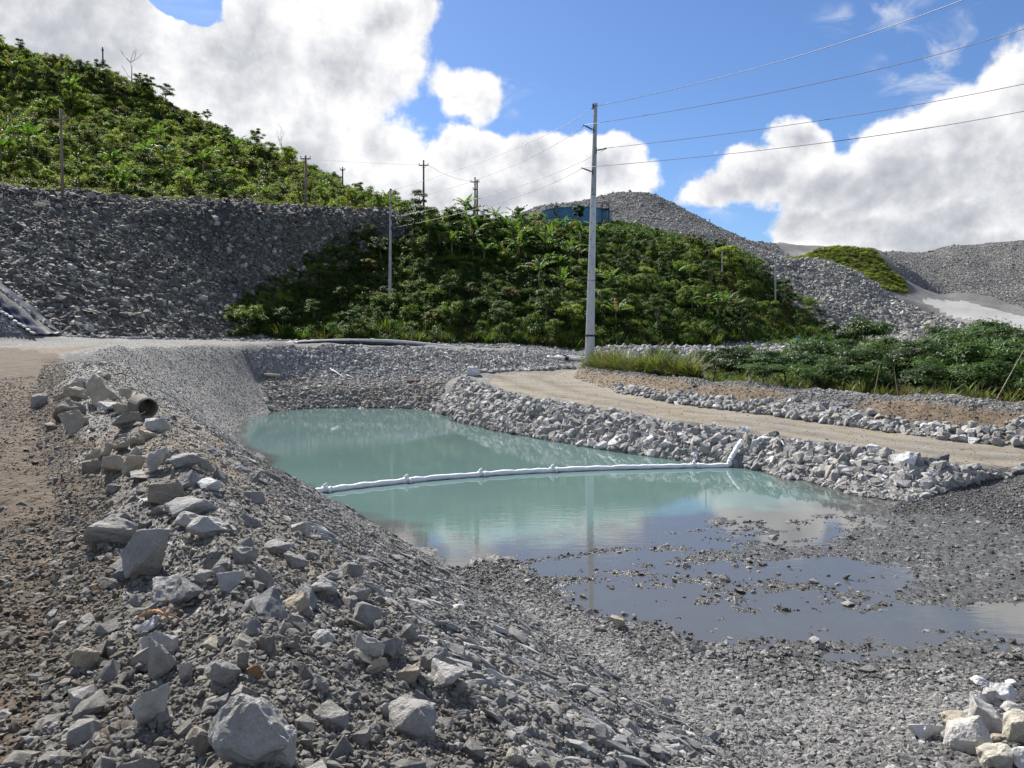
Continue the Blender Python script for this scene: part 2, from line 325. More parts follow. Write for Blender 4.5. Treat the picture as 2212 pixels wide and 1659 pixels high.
# ------------------------------------------------------------------ rock and ground materials
def rock_mat(name, stops, sc=9.0, wet=0.0, dust=(.30, .27, .22), dustamt=.25):
    m, k = newmat(name)
    co = k.add('ShaderNodeTexCoord').outputs['Object']
    rnd = k.add('ShaderNodeObjectInfo').outputs['Random']
    off = k.add('ShaderNodeCombineXYZ'); k.l.new(rnd, off.inputs[0]); k.l.new(k.math('MULTIPLY', rnd, 37.1), off.inputs[1])
    v = k.vmath('ADD', co, off.outputs[0])
    base = k.ramp(rnd, stops)
    n1 = k.noise(v, 2.2, 6, .62).outputs['Fac']; n2 = k.noise(v, sc, 5, .7).outputs['Fac']
    st = k.add('ShaderNodeMapping', ins={'Scale': (1.0, 1.0, 5.0), 'Rotation': (.5, .3, 0)}); k.l.new(v, st.inputs['Vector'])
    n3 = k.noise(st.outputs[0], 2.5, 4, .6).outputs['Fac']
    c = k.mix(k.smooth(n1, .35, .7), k.mix(.3, base, (.1, .1, .1), 'MULTIPLY'), base)
    c = k.mix(k.smooth(n3, .55, .72, 0, .45), c, (.42, .43, .44))
    c = k.mix(k.math('MULTIPLY', k.smooth(n2, .5, .75), .22), c, (.08, .08, .082))
    n4 = k.noise(v, 34, 4, .7).outputs['Fac']; c = k.mix(k.smooth(n4, .4, .75, 0, .3), c, (.10, .10, .10)); c = k.mix(k.smooth(n4, .3, .45, .4, 0), c, (.62, .61, .59))
    c = k.mix(k.math('MULTIPLY', k.smooth(k.noise(v, 1.3, 5, .6).outputs['Fac'], .48, .66), dustamt), c, dust)
    r = .82
    if wet > 0:
        c = k.mix(wet, c, (.3, .3, .31), 'MULTIPLY'); r = .38
    finish(k, c, r, k.math('ADD', n1, k.math('ADD', k.math('MULTIPLY', n2, .6), k.math('MULTIPLY', n4, .22))), .7, .07, spec=.3)
    return m

def g(v, t=0.0): return (v * (1.01 + t), v * (1.0 + t * .3), v * (.975 - t))
GREY = [(0, g(.24)), (.25, g(.36)), (.5, g(.30)), (.62, g(.44)), (.72, g(.36, .05)), (.82, g(.24)), (.88, g(.55)), (.96, g(.74)), (1, g(.38, .18))]
DARK = [(0, g(.12)), (.4, g(.19)), (.7, g(.15)), (.86, g(.26)), (.95, g(.45)), (1, g(.65))]
MIXED = [(0, g(.17, .03)), (.2, g(.29, .05)), (.4, g(.22)), (.55, g(.36, .03)), (.68, g(.28, .12)), (.8, g(.24)), (.9, g(.5)), (.96, g(.30, .24)), (1, g(.62))]
GRIT = [(0, g(.15, .08)), (.25, g(.28, .06)), (.5, g(.21, .09)), (.7, g(.35, .05)), (.85, g(.27, .12)), (.95, g(.52, .04)), (1, g(.66))]
WARM = [(0, g(.19)), (.3, g(.27, .04)), (.55, g(.22, .04)), (.75, g(.34, .05)), (.9, g(.46, .04)), (1, g(.62, .05))]
DUMP = [(0, g(.055, .11)), (.4, g(.095, .10)), (.7, g(.13, .10)), (.9, g(.23, .08)), (1, g(.5, .04))]
M = {}
M['rock'] = rock_mat('grey_stone', GREY)
M['rockmixed'] = rock_mat('mixed_stone', MIXED, dustamt=.45)
M['clod'] = rock_mat('soil_clod', [(0, (.15, .12, .085)), (.4, (.20, .16, .115)), (.75, (.27, .235, .185)), (1, (.42, .39, .34))], dustamt=.3, dust=(.2, .16, .11))
M['grit'] = rock_mat('dirty_grit', GRIT, dustamt=.45, dust=(.20, .165, .12))
M['rockwet'] = rock_mat('wet_dark_stone', DARK, wet=.42, dustamt=.1)
M['rockgravel'] = rock_mat('gravel_stone', [(0, g(.21)), (.4, g(.28)), (.7, g(.33)), (.88, g(.42)), (.96, g(.62)), (1, g(.36, .1))], dustamt=.1)
M['rockpale'] = rock_mat('pale_sliver_stone', [(0, g(.3)), (.5, g(.42)), (.8, g(.55)), (1, g(.72))], dustamt=.1)
M['rockdump'] = rock_mat('waste_rock_stone', DUMP, dustamt=.2)
M['rockwarm'] = rock_mat('heap_stone', WARM, dustamt=.2)
def flat_tone(name, c, dustamt=.3, dust=(.30, .27, .22)):
    M[name] = rock_mat(name + '_stone', [(0, tuple(x * .92 for x in c)), (1, tuple(min(.85, x * 1.08) for x in c))], 7, dustamt=dustamt, dust=dust)
flat_tone('tan', (.47, .41, .31), .4); flat_tone('grey', (.36, .35, .335), .45); flat_tone('pale', (.56, .545, .52), .25)
flat_tone('white', (.78, .78, .78), .05); flat_tone('blue', (.265, .268, .272), .25); flat_tone('brown', (.28, .245, .2), .5, (.2, .16, .11))
flat_tone('rust', (.36, .19, .07), .4, (.2, .12, .06)); flat_tone('cream', (.62, .58, .48), .15); flat_tone('dark', (.12, .125, .13), .1)

def ground_mat(name, sc, lum=1.0, soilcol=(.16, .12, .08), greencol=(.045, .06, .018), bd=.03, stone=1.0):
    m, k = newmat(name)
    pos = k.add('ShaderNodeNewGeometry').outputs['Position']
    v1 = k.vor(pos, sc); v2 = k.vor(pos, sc * 2.7); v3 = k.vor(pos, sc * .37)
    def cellv(v): return k.add('ShaderNodeSeparateColor', ins={0: v.outputs['Color']}).outputs[0]
    big = k.noise(pos, sc * .06, 5, .6).outputs['Fac']; fine = k.noise(pos, sc * 3.5, 5, .7).outputs['Fac']
    lo, hi = .10 * lum, .34 * lum
    c1 = k.ramp(cellv(v1), [(0, g(lo)), (.6, g(.19 * lum)), (.88, g(hi)), (1, g(.55 * lum))])
    c2 = k.ramp(cellv(v2), [(0, g(lo)), (.7, g(.2 * lum)), (1, g(hi))])
    c = k.mix(k.smooth(k.noise(pos, sc * .5, 3).outputs['Fac'], .42, .58), c1, c2)
    c = k.mix(k.smooth(v1.outputs['Distance'], .35, .75, 0, .5), c, g(.06 * lum))
    c = k.mix(k.math('MULTIPLY', k.smooth(fine, .35, .7), .35), c, g(.09 * lum))
    c = k.mix(.35, c, k.ramp(big, [(.3, g(.6)), (.7, g(1.0))]), 'MULTIPLY')
    soiln = k.noise(pos, sc * .35, 6, .65).outputs['Fac']
    sc1 = k.mix(k.smooth(soiln, .3, .7), tuple(x * .62 for x in soilcol), tuple(min(1, x * 1.35) for x in soilcol))
    sc1 = k.mix(k.math('MULTIPLY', k.smooth(fine, .3, .75), .4), sc1, tuple(x * .5 for x in soilcol))
    soil = k.math('MULTIPLY', k.attr('soil'), k.smooth(k.math('ADD', k.noise(pos, sc * .22, 5, .6).outputs['Fac'], k.math('MULTIPLY', k.attr('soil'), .8)), .55, .95), clamp=True)
    c = k.mix(soil, c, sc1)
    gr = k.mix(k.smooth(k.noise(pos, .35, 5, .65).outputs['Fac'], .35, .65), greencol, (greencol[0] * 2.6, greencol[1] * 1.9, greencol[2] * 1.5))
    c = k.mix(k.attr('green'), c, gr)
    wet = k.attr('wet')
    c = k.mix(wet, c, (.58, .58, .56), 'MULTIPLY')
    rough = k.smooth(wet, 0, 1, .9, .24)
    h = k.math('ADD', k.math('MULTIPLY', k.math('SUBTRACT', 1, v1.outputs['Distance']), .8), k.math('ADD', k.math('MULTIPLY', fine, .5), k.math('MULTIPLY', k.math('SUBTRACT', 1, v2.outputs['Distance']), .4)))
    finish(k, c, rough, h, .8 * stone, bd, spec=.3)
    return m
M['ground'] = ground_mat('crushed_rock_ground', 11.0)
M['dump'] = ground_mat('waste_rock_face', 2.2, .42, bd=.25)
M['heap'] = ground_mat('waste_rock_heap', 1.1, 1.0, bd=.4)
M['hill'] = ground_mat('hill_earth', 1.2, .5, (.10, .075, .04), bd=.2)

def road_mat(name, c0, c1, c2):
    m, k = newmat(name)
    pos = k.add('ShaderNodeNewGeometry').outputs['Position']
    mp = k.add('ShaderNodeMapping', ins={'Rotation': (0, 0, -.62), 'Scale': (.25, 1.6, 1)}); k.l.new(pos, mp.inputs['Vector'])
    a = k.noise(mp.outputs[0], .9, 6, .6).outputs['Fac']; b = k.noise(pos, 14, 6, .7).outputs['Fac']; d = k.noise(pos, .5, 4, .6).outputs['Fac']
    c = k.mix(k.smooth(a, .35, .65), c0, c1)
    c = k.mix(k.smooth(d, .45, .65, 0, .7), c, c2)
    ln = k.math('MULTIPLY', k.attr('lane'), k.smooth(k.noise(pos, .7, 4, .6).outputs['Fac'], .3, .6))
    c = k.mix(k.math('MULTIPLY', ln, .65), c, tuple(x * .55 for x in c0))
    c = k.mix(k.math('MULTIPLY', k.smooth(k.noise(pos, 6, 5, .7).outputs['Fac'], .60, .68), .5), c, (.38, .36, .33))
    c = k.mix(k.smooth(b, .4, .7, 0, .35), c, tuple(x * .6 for x in c0))
    finish(k, c, .92, k.math('ADD', b, k.math('SUBTRACT', k.math('MULTIPLY', a, 1.5), ln)), .6, .05, spec=.2)
    return m
M['road'] = road_mat('packed_dirt', (.19, .165, .125), (.27, .24, .185), (.225, .215, .20))
M['haul'] = road_mat('pale_haul_road_dust', (.30, .30, .295), (.36, .355, .34), (.33, .335, .34))
M['track'] = ground_mat('muddy_track', 8.0, .9, (.095, .07, .047), bd=.06)

# ------------------------------------------------------------------ object helpers
def tag(o, label=None, cat=None, group=None, kind=None):
    if label: o['label'] = label
    if cat: o['category'] = cat
    if group: o['group'] = group
    if kind: o['kind'] = kind
    return o
def link(o, parent=None):
    COL.objects.link(o)
    if parent: o.parent = parent
    return o
def empty(name, loc, rz=0.0):
    o = bpy.data.objects.new(name, None); o.location = loc; o.rotation_euler = (0, 0, rz); o.empty_display_size = .2
    return link(o)
def pymesh(name, V, Fc, mats=(), smoothf=False, mi=None):
    me = bpy.data.meshes.new(name); me.from_pydata(V, [], Fc)
    for m in mats: me.materials.append(m)
    if smoothf: me.polygons.foreach_set('use_smooth', [True] * len(me.polygons))
    if mi is not None: me.polygons.foreach_set('material_index', mi)
    me.update(); return me
def npmesh(name, V, Q, mats=(), smoothf=True):
    """V (n,3) and Q (m,k) index arrays -> mesh, quickly"""
    me = bpy.data.meshes.new(name); V = np.asarray(V, np.float32); Q = np.asarray(Q, np.int32); n = Q.shape[1]
    me.vertices.add(len(V)); me.vertices.foreach_set('co', V.ravel())
    me.loops.add(Q.size); me.loops.foreach_set('vertex_index', Q.ravel())
    me.polygons.add(len(Q)); me.polygons.foreach_set('loop_start', np.arange(0, Q.size, n, dtype=np.int32))
    me.polygons.foreach_set('loop_total', np.full(len(Q), n, np.int32))
    if smoothf: me.polygons.foreach_set('use_smooth', np.ones(len(Q), bool))
    for m in mats: me.materials.append(m)
    me.update(calc_edges=True); me.validate(); return me
def fattr(me, name, vals, dom='POINT'):
    a = me.attributes.new(name, 'FLOAT', dom); a.data.foreach_set('value', np.asarray(vals, np.float32).ravel())

class MB:
    """collects boxes, tubes and sheets and links them as one mesh object"""
    def __init__(s): s.V = []; s.F = []; s.M = []
    def put(s, V, Fc, mi=0):
        o = len(s.V); s.V += [tuple(v) for v in V]; s.F += [tuple(i + o for i in f) for f in Fc]; s.M += [mi] * len(Fc); return s
    def tube(s, pts, rad, n=10, caps=True, mi=0, closed=False):
        P = [Vector(p) for p in pts]; R = rad if hasattr(rad, '__len__') else [rad] * len(P)
        V = []; up = None
        for i, p in enumerate(P):
            d = (P[min(i + 1, len(P) - 1)] - P[max(i - 1, 0)]).normalized()
            if up is None: up = d.orthogonal().normalized()
            x = (up - d * up.dot(d)); x = x.normalized() if x.length > 1e-6 else d.orthogonal().normalized(); up = x; y = d.cross(x)
            for k in range(n):
                a = 2 * math.pi * k / n; V.append(p + (x * math.cos(a) + y * math.sin(a)) * R[i])
        Fc = [(i * n + k, i * n + (k + 1) % n, (i + 1) * n + (k + 1) % n, (i + 1) * n + k) for i in range(len(P) - 1) for k in range(n)]
        if caps: Fc += [tuple(range(n))[::-1], tuple((len(P) - 1) * n + k for k in range(n))]
        return s.put(V, Fc, mi)
    def box(s, c, sz, rot=None, mi=0):
        V = []
        for x in (-.5, .5):
            for y in (-.5, .5):
                for z in (-.5, .5):
                    v = Vector((x * sz[0], y * sz[1], z * sz[2]))
                    if rot is not None: v = rot @ v
                    V.append(Vector(c) + v)
        return s.put(V, [(0, 1, 3, 2), (4, 6, 7, 5), (0, 4, 5, 1), (2, 3, 7, 6), (0, 2, 6, 4), (1, 5, 7, 3)], mi)
    def sheet(s, grid, mi=0):
        n = len(grid[0]); V = [p for r in grid for p in r]
        return s.put(V, [(i * n + j, i * n + j + 1, (i + 1) * n + j + 1, (i + 1) * n + j) for i in range(len(grid) - 1) for j in range(n - 1)], mi)
    def build(s, name, mats, parent=None, smoothf=False, bevel=0):
        mats = mats if isinstance(mats, (list, tuple)) else [mats]
        me = pymesh(name, s.V, s.F, mats, smoothf, s.M)
        if bevel:
            bm = bmesh.new(); bm.from_mesh(me); bmesh.ops.bevel(bm, geom=bm.edges[:], offset=bevel, segments=1, affect='EDGES'); bm.to_mesh(me); bm.free()
        o = bpy.data.objects.new(name, me); link(o)
        if parent: o.parent = parent; o.matrix_parent_inverse = Matrix.Translation(-parent.location) if parent.rotation_euler.z == 0 else parent.matrix_basis.inverted()
        return o

# ------------------------------------------------------------------ the ground, split into its plain-named pieces
def dline(pts):
    best = np.full(GX.shape, 1e9)
    for (x1, y1), (x2, y2) in zip([p[:2] for p in pts[:-1]], [p[:2] for p in pts[1:]]):
        dx, dy = x2 - x1, y2 - y1; t = np.clip(((GX - x1) * dx + (GY - y1) * dy) / (dx * dx + dy * dy), 0, 1)
        best = np.minimum(best, np.hypot(GX - x1 - t * dx, GY - y1 - t * dy))
    return best
soil = np.clip(MASK['track'] * 1.0 + .7 * MASK['rubble'] * (G < 15) * np.clip(.6 + fbm(GX * .7, GY * .7, 78, 3), 0, 1) + MASK['berm'] * np.clip(.55 + 1.8 * fbm(GX * .3 + 3, GY * .3, 71, 2) + np.clip((GX - 14) * .25, 0, .8) + .9 * np.clip((9.5 - GX) / 3, 0, 1), 0, 1) + MASK['benchwall'] * .45 * (fbm(GX * .25, GY * .2, 73, 2) > -.1) + MASK['farslope'] * .12, 0, 1)
soil *= 1 - MASK['berm'] * (1 - np.clip((dline(L['berm']) - .12 - .4 * fbm(GX * .8, GY * .8, 79, 2)) / .4, 0, 1))
soil = np.maximum(soil, MASK['road'] * .9)
soil = np.maximum(soil, blur(pip(WX, WY, [(-60, 36), (-18, 31), (-21, 40), (-60, 50)]).astype(float), 4) * .8)
soil = np.maximum(soil, .5 * np.clip(1 - np.abs(GX * .9 + GY * .44 - 1.2 - .35) / .5, 0, 1) * MASK['slope'] * (RAD[:, None] < 14))
green = np.clip(MASK['hill'] + MASK['mound'] + MASK['grass'] + .8 * MASK['low'], 0, 1)
wet = np.clip((.085 - GZ) / .07, 0, 1) * np.clip(MASK['mud'] + MASK['flat'], 0, 1)
wet = np.maximum(wet, np.clip((.14 - GZ) / .12, 0, 1) * .8 * (G < 60))
wet = np.maximum(wet, MASK['flat'] * .95 * np.clip(.75 + 2 * fbm(GX * .3, GY * .3, 77, 2) + .12 * (GX - 4), 0, 1) * (GX > 1.5))

d_in = dline(L['roadin']); d_out = dline(L['roadout'] ); fr_ = d_in / (d_in + d_out + 1e-6) + .04 * fbm(GX * .2, GY * .2, 91, 2)
lane = (np.exp(-((fr_ - .30) / .085) ** 2) + np.exp(-((fr_ - .66) / .085) ** 2)) * MASK['road']
GZ -= .05 * lane
ids = np.zeros((NR - 1, NA - 1), int)
def fm(k): return MASK[k][:-1, :-1] > .5
for n, k in enumerate(('dump', 'hill', 'mound', 'heap', 'knoll', 'fardump', 'grass', 'haul', 'road', 'track'), 1): ids[fm(k)] = n
ids[fm('knoll2') & (ids == 0)] = 5
NAMES = ['ground', 'waste_rock_slope', 'hill', 'green_mound', 'rock_heap', 'rubble_knoll', 'waste_rock_terrace', 'grassy_ridge', 'haul_road', 'dirt_road', 'dirt_track']
MATS = ['ground', 'dump', 'hill', 'hill', 'heap', 'heap', 'heap', 'hill', 'haul', 'road', 'track']
idx = np.arange(NR * NA).reshape(NR, NA)
XYZ = np.stack([GX.ravel(), GY.ravel(), GZ.ravel()], 1)
for n, nm in enumerate(NAMES):
    I, J = np.nonzero(ids == n)
    if not len(I): continue
    Q = np.stack([idx[I, J], idx[I, J + 1], idx[I + 1, J + 1], idx[I + 1, J]], 1)
    u, inv = np.unique(Q, return_inverse=True)
    me = npmesh(nm, XYZ[u], inv.reshape(Q.shape), [M[MATS[n]]])
    for an, A in (('soil', soil), ('green', green), ('wet', wet), ('lane', lane)): fattr(me, an, A.ravel()[u])
    tag(link(bpy.data.objects.new(nm, me)), kind='structure')

# ------------------------------------------------------------------ pond water
mw, k = newmat('milky_pond_water')
pos = k.add('ShaderNodeNewGeometry').outputs['Position']
mp = k.add('ShaderNodeMapping', ins={'Scale': (.7, 2.4, 1)}); k.l.new(pos, mp.inputs['Vector'])
rip = k.noise(mp.outputs[0], 2.6, 3, .5).outputs['Fac']; rip2 = k.noise(mp.outputs[0], 12, 2, .5).outputs['Fac']
calm = k.smooth(k.noise(pos, .09, 2, .5).outputs['Fac'], .42, .6, .25, 1.0)
h = k.math('MULTIPLY', k.math('ADD', rip, k.math('MULTIPLY', rip2, .25)), calm)
bmp = k.add('ShaderNodeBump', ins={'Strength': .04, 'Distance': .05}); k.l.new(h, bmp.inputs['Height'])
dep = k.smooth(k.attr('depth'), .015, .22)
cloudy = k.noise(pos, .12, 4, .6).outputs['Fac']
turq = k.mix(k.smooth(cloudy, .35, .7), (.105, .175, .168), (.128, .198, .19))
body = k.add('ShaderNodeBsdfDiffuse'); k.l.new(turq, body.inputs[0])
clr = k.add('ShaderNodeBsdfTransparent', ins={0: (.8, .84, .84, 1)}); silt = k.add('ShaderNodeBsdfDiffuse', ins={0: (.20, .20, .19, 1)}); clear = k.add('ShaderNodeMixShader', ins={0: .45}); k.l.new(clr.outputs[0], clear.inputs[1]); k.l.new(silt.outputs[0], clear.inputs[2])
inner = k.add('ShaderNodeMixShader'); k.l.new(dep, inner.inputs[0]); k.l.new(clear.outputs[0], inner.inputs[1]); k.l.new(body.outputs[0], inner.inputs[2])
gl = k.add('ShaderNodeBsdfGlossy', ins={'Roughness': .015}); k.l.new(bmp.outputs[0], gl.inputs['Normal'])
fr = k.add('ShaderNodeFresnel', ins={'IOR': 1.55}); k.l.new(bmp.outputs[0], fr.inputs['Normal'])
mx = k.add('ShaderNodeMixShader'); k.l.new(fr.outputs[0], mx.inputs[0]); k.l.new(inner.outputs[0], mx.inputs[1]); k.l.new(gl.outputs[0], mx.inputs[2])
k.l.new(mx.outputs[0], k.add('ShaderNodeOutputMaterial').inputs[0])
M['water'] = mw
GZw = GZ.copy()
below = (GZw < .004) & (G > 6) & (G < 62)
fc = below[:-1, :-1] | below[1:, :-1] | below[:-1, 1:] | below[1:, 1:]
I, J = np.nonzero(fc)
Q = np.stack([idx[I, J], idx[I, J + 1], idx[I + 1, J + 1], idx[I + 1, J]], 1)
u, inv = np.unique(Q, return_inverse=True)
WV = XYZ[u].copy(); wd = -WV[:, 2]; WV[:, 2] = 0
me = npmesh('pond_water', WV, inv.reshape(Q.shape), [mw]); fattr(me, 'depth', wd)
tag(link(bpy.data.objects.new('pond_water', me)), kind='structure')

# ------------------------------------------------------------------ sky: Nishita air with cumulus, and one sun
SUN_EL, SUN_AZ = 44 * D2R, -33 * D2R            # azimuth from +Y towards +X
w = bpy.data.worlds.new('World'); SC.world = w; w.use_nodes = True; k = NT(w.node_tree)
sky = k.add('ShaderNodeTexSky', sky_type='NISHITA', sun_disc=False, sun_elevation=SUN_EL, sun_rotation=SUN_AZ, altitude=400, air_density=1.0, dust_density=.6, ozone_density=2.0)
dirv = k.add('ShaderNodeTexCoord').outputs['Generated']
nrm = k.vmath('NORMALIZE', dirv)
def vecnoise(scale, det, amp):
    nd = k.noise(nrm, scale, det, .6)
    return k.vmath('MULTIPLY', k.vmath('SUBTRACT', nd.outputs['Color'], (.5, .5, .5)), (amp, amp, amp))
wv = k.vmath('ADD', nrm, k.vmath('ADD', vecnoise(5, 2, .10), vecnoise(17, 4, .035)))
def angles(vec):
    s = k.add('ShaderNodeSeparateXYZ', ins={0: vec}); c = k.add('ShaderNodeCombineXYZ')
    k.l.new(k.math('ARCTAN2', s.outputs[0], s.outputs[1]), c.inputs[0]); k.l.new(k.math('ARCSINE', s.outputs[2]), c.inputs[1]); return c.outputs[0]
av = angles(wv)
# (px, py, rx, ry, weight) measured in the photograph, turned into azimuth and elevation
BL = [(150, 120, 420, 330, 1), (520, 170, 330, 260, 1), (700, 130, 250, 170, 1), (800, 20, 150, 90, .9), (640, 370, 300, 190, 1), (430, 380, 380, 200, 1), (-300, 300, 500, 420, 1), (830, 330, 110, 100, .8), (250, -150, 420, 140, 1), (-200, -300, 500, 200, 1),
      (985, 180, 62, 48, .50), (1035, 210, 48, 60, .46), (1010, 235, 60, 40, .42), (1000, 340, 120, 80, .9), (1180, 355, 170, 84, 1), (1310, 362, 112, 80, .95), (1080, 430, 320, 90, 1), (950, 420, 200, 100, 1), (1200, 420, 200, 70, 1),
      (1715, 330, 80, 50, .75), (1640, 390, 150, 60, .85), (1560, 415, 110, 40, .7), (1800, 410, 240, 90, 1), (1980, 340, 170, 130, 1), (2120, 300, 200, 170, 1), (2250, 230, 190, 200, 1), (1950, 480, 320, 70, 1), (1780, 480, 170, 50, .9), (2400, 400, 400, 250, 1), (2200, 520, 400, 60, 1),
      (2600, -100, 300, 200, .8)]
BL_DIR = [(110, 30, 40, 14), (170, 25, 40, 12), (-120, 30, 40, 14), (-80, 25, 20, 16), (60, 18, 18, 9)]
Fm = None
for i, b in enumerate(BL + BL_DIR):
    if len(b) == 5:
        r = ray(b[0], b[1]).normalized(); a, e = math.atan2(r.x, r.y), math.asin(r.z); c = math.cos(math.atan((b[0] - CX) / F)); ra, re, wt = b[2] / F * c * c, b[3] / F * c, b[4]
    else: a, e, ra, re, wt = b[0] * D2R, b[1] * D2R, b[2] * D2R, b[3] * D2R, 1.0
    d = k.vmath('LENGTH', k.vmath('MULTIPLY', k.vmath('SUBTRACT', av, (a, e, 0)), (1 / ra, 1 / re, 0)))
    f = k.math('MULTIPLY_ADD', d, -wt, wt)
    Fm = f if Fm is None else k.math('SMOOTH_MAX', Fm, f, .12)
nb = k.noise(nrm, 6.0, 10, .585, .1).outputs['Fac']
ns = k.noise(k.vmath('ADD', nrm, (-.018, .004, .022)), 6.0, 10, .585, .1).outputs['Fac']
nf = k.noise(nrm, 30, 6, .6).outputs['Fac']
dn = k.math('ADD', Fm, k.math('ADD', k.math('MULTIPLY', k.math('SUBTRACT', nb, .5), 1.25), k.math('MULTIPLY', k.math('SUBTRACT', nf, .5), .30)))
nfs = k.noise(k.vmath('ADD', nrm, (-.005, .001, .007)), 30, 6, .6).outputs['Fac']
rg = ray(408, 22).normalized(); gap = k.smooth(k.vmath('LENGTH', k.vmath('MULTIPLY', k.vmath('SUBTRACT', av, (math.atan2(rg.x, rg.y), math.asin(rg.z), 0)), (F / 95, F / 75, 0))), .15, 1.0, 1.5, 0.0)
dn = k.math('SUBTRACT', dn, gap)
maskc = k.smooth(dn, .0, .20)
relief = k.math('ADD', k.math('MULTIPLY', k.math('SUBTRACT', nb, ns), 1.5), k.math('MULTIPLY', k.math('SUBTRACT', nf, nfs), .35))          # billows lit from above and the left
thick = k.smooth(k.math('ADD', Fm, k.math('MULTIPLY', k.math('SUBTRACT', k.noise(nrm, 3.5, 3, .5).outputs['Fac'], .5), 1.3)), .15, 1.0)
elv = k.add('ShaderNodeSeparateXYZ', ins={0: av}).outputs[1]
lum = k.math('ADD', k.math('MULTIPLY_ADD', thick, -.37, .95), relief)
lum = k.math('MINIMUM', k.math('MAXIMUM', lum, .40), 1.02)
cc = k.ramp(lum, [(.38, (.24, .255, .29)), (.6, (.34, .35, .375)), (.8, (.48, .485, .50)), (1.0, (.625, .615, .605))])
SKYK = .068
skyc = k.vmath('MULTIPLY', sky.outputs[0], (SKYK * .62, SKYK * .79, SKYK * 1.04))
wf = None
for px, py, rx, ry, wt in ((1870, 45, 130, 50, .8), (1985, 130, 110, 110, .9), (2150, 60, 170, 90, 1.0), (2090, 190, 160, 110, 1.0), (1080, 210, 120, 60, .6), (1560, 420, 150, 60, .7), (430, 20, 120, 60, .6)):
    r = ray(px, py).normalized(); d = k.vmath('LENGTH', k.vmath('MULTIPLY', k.vmath('SUBTRACT', av, (math.atan2(r.x, r.y), math.asin(r.z), 0)), (F / rx, F / ry, 0)))
    f = k.math('MULTIPLY_ADD', d, -wt, wt); wf = f if wf is None else k.math('MAXIMUM', wf, f)
wm = k.add('ShaderNodeMapping', ins={'Rotation': (.2, .5, .3), 'Scale': (1, 1, 2.2)}); k.l.new(nrm, wm.inputs['Vector'])
wn = k.noise(wm.outputs[0], 11, 9, .62, .9).outputs['Fac']
wisp = k.math('MULTIPLY', k.math('MULTIPLY', k.smooth(wf, 0, .6), k.smooth(wn, .45, .72)), .6)
lp = k.mix(maskc, k.mix(wisp, skyc, (.50, .51, .54)), cc)
bg = k.add('ShaderNodeBackground', ins={'Strength': 1.0}); k.l.new(lp, bg.inputs[0])
k.l.new(bg.outputs[0], k.add('ShaderNodeOutputWorld').inputs[0])

sd = bpy.data.lights.new('sun', 'SUN'); sd.energy = 5.0; sd.angle = .5 * D2R; sd.color = (1, .95, .87)
so = link(bpy.data.objects.new('sun', sd))
so.rotation_euler = Vector((-math.sin(SUN_AZ) * math.cos(SUN_EL), -math.cos(SUN_AZ) * math.cos(SUN_EL), -math.sin(SUN_EL))).to_track_quat('-Z', 'Y').to_euler()

cd = bpy.data.cameras.new('camera'); cd.sensor_fit = 'HORIZONTAL'; cd.sensor_width = 36; cd.lens = F / 2212 * 36; cd.clip_start = .05; cd.clip_end = 3000
co = link(bpy.data.objects.new('camera', cd)); co.location = (0, 0, EYE); co.rotation_euler = (math.pi / 2 - TH, 0, 0); SC.camera = co
SC.view_settings.view_transform = 'Standard'; SC.view_settings.look = 'None'; SC.view_settings.exposure = 0.88; SC.view_settings.gamma = 1.0
SC.cycles.max_bounces = 6; SC.cycles.diffuse_bounces = 3; SC.cycles.transparent_max_bounces = 12; SC.cycles.caustics_reflective = False; SC.cycles.caustics_refractive = False
SC.cycles.use_denoising = True
# ------------------------------------------------------------------ stones
def rock_geo(seed, n=14, bev=.05, sub=0, disp=.0, flat=1.0, cuts=0, box=.0):
    rs = random.Random(seed); bm = bmesh.new()
    for i in range(n):
        v = Vector((rs.gauss(0, 1), rs.gauss(0, 1), rs.gauss(0, 1))).normalized()
        if box:                                   # pull towards a block
            m = max(abs(v.x), abs(v.y), abs(v.z)); v = v.lerp(v / m * .8, box)
        v *= rs.uniform(.8, 1.08); v.z *= flat
        bm.verts.new(v)
    r = bmesh.ops.convex_hull(bm, input=bm.verts[:])
    bmesh.ops.delete(bm, geom=list({e for e in r['geom_interior'] + r['geom_unused'] if isinstance(e, bmesh.types.BMVert)}), context='VERTS')
    bmesh.ops.dissolve_limit(bm, angle_limit=.30, verts=bm.verts[:], edges=bm.edges[:])
    if bev: bmesh.ops.bevel(bm, geom=bm.edges[:], offset=bev, segments=1, affect='EDGES', clamp_overlap=True)
    if sub:
        bmesh.ops.triangulate(bm, faces=bm.faces[:])
        for _ in range(sub):
            long = [e for e in bm.edges if e.calc_length() > .10]
            if long: bmesh.ops.subdivide_edges(bm, edges=long, cuts=1, use_grid_fill=True)
            bmesh.ops.triangulate(bm, faces=bm.faces[:])
        bm.normal_update()
        for v in bm.verts:
            p = v.co * 1.6 + Vector((seed * 3.1, 0, 0)); q = v.co * 4.5 + Vector((0, seed * 1.7, 0)); q2 = v.co * 11 + Vector((seed, 0, 0))
            v.co += v.normal * (mnoise.noise(p) * disp * 1.4 + mnoise.noise(q) * disp * .7 - max(0, mnoise.noise(q * .6) - .18) * disp * 2.2 + mnoise.noise(q2) * disp * .35)
    mn = Vector([min(v.co[i] for v in bm.verts) for i in range(3)]); mx = Vector([max(v.co[i] for v in bm.verts) for i in range(3)])
    for v in bm.verts: v.co = Vector([(v.co[i] - mn[i]) / (mx[i] - mn[i]) - .5 for i in range(3)])
    bm.normal_update(); return bm
def rock_mesh(name, mat, **kw):
    bm = rock_geo(**kw); me = bpy.data.meshes.new(name); bm.to_mesh(me); bm.free()
    me.materials.append(mat)
    return me

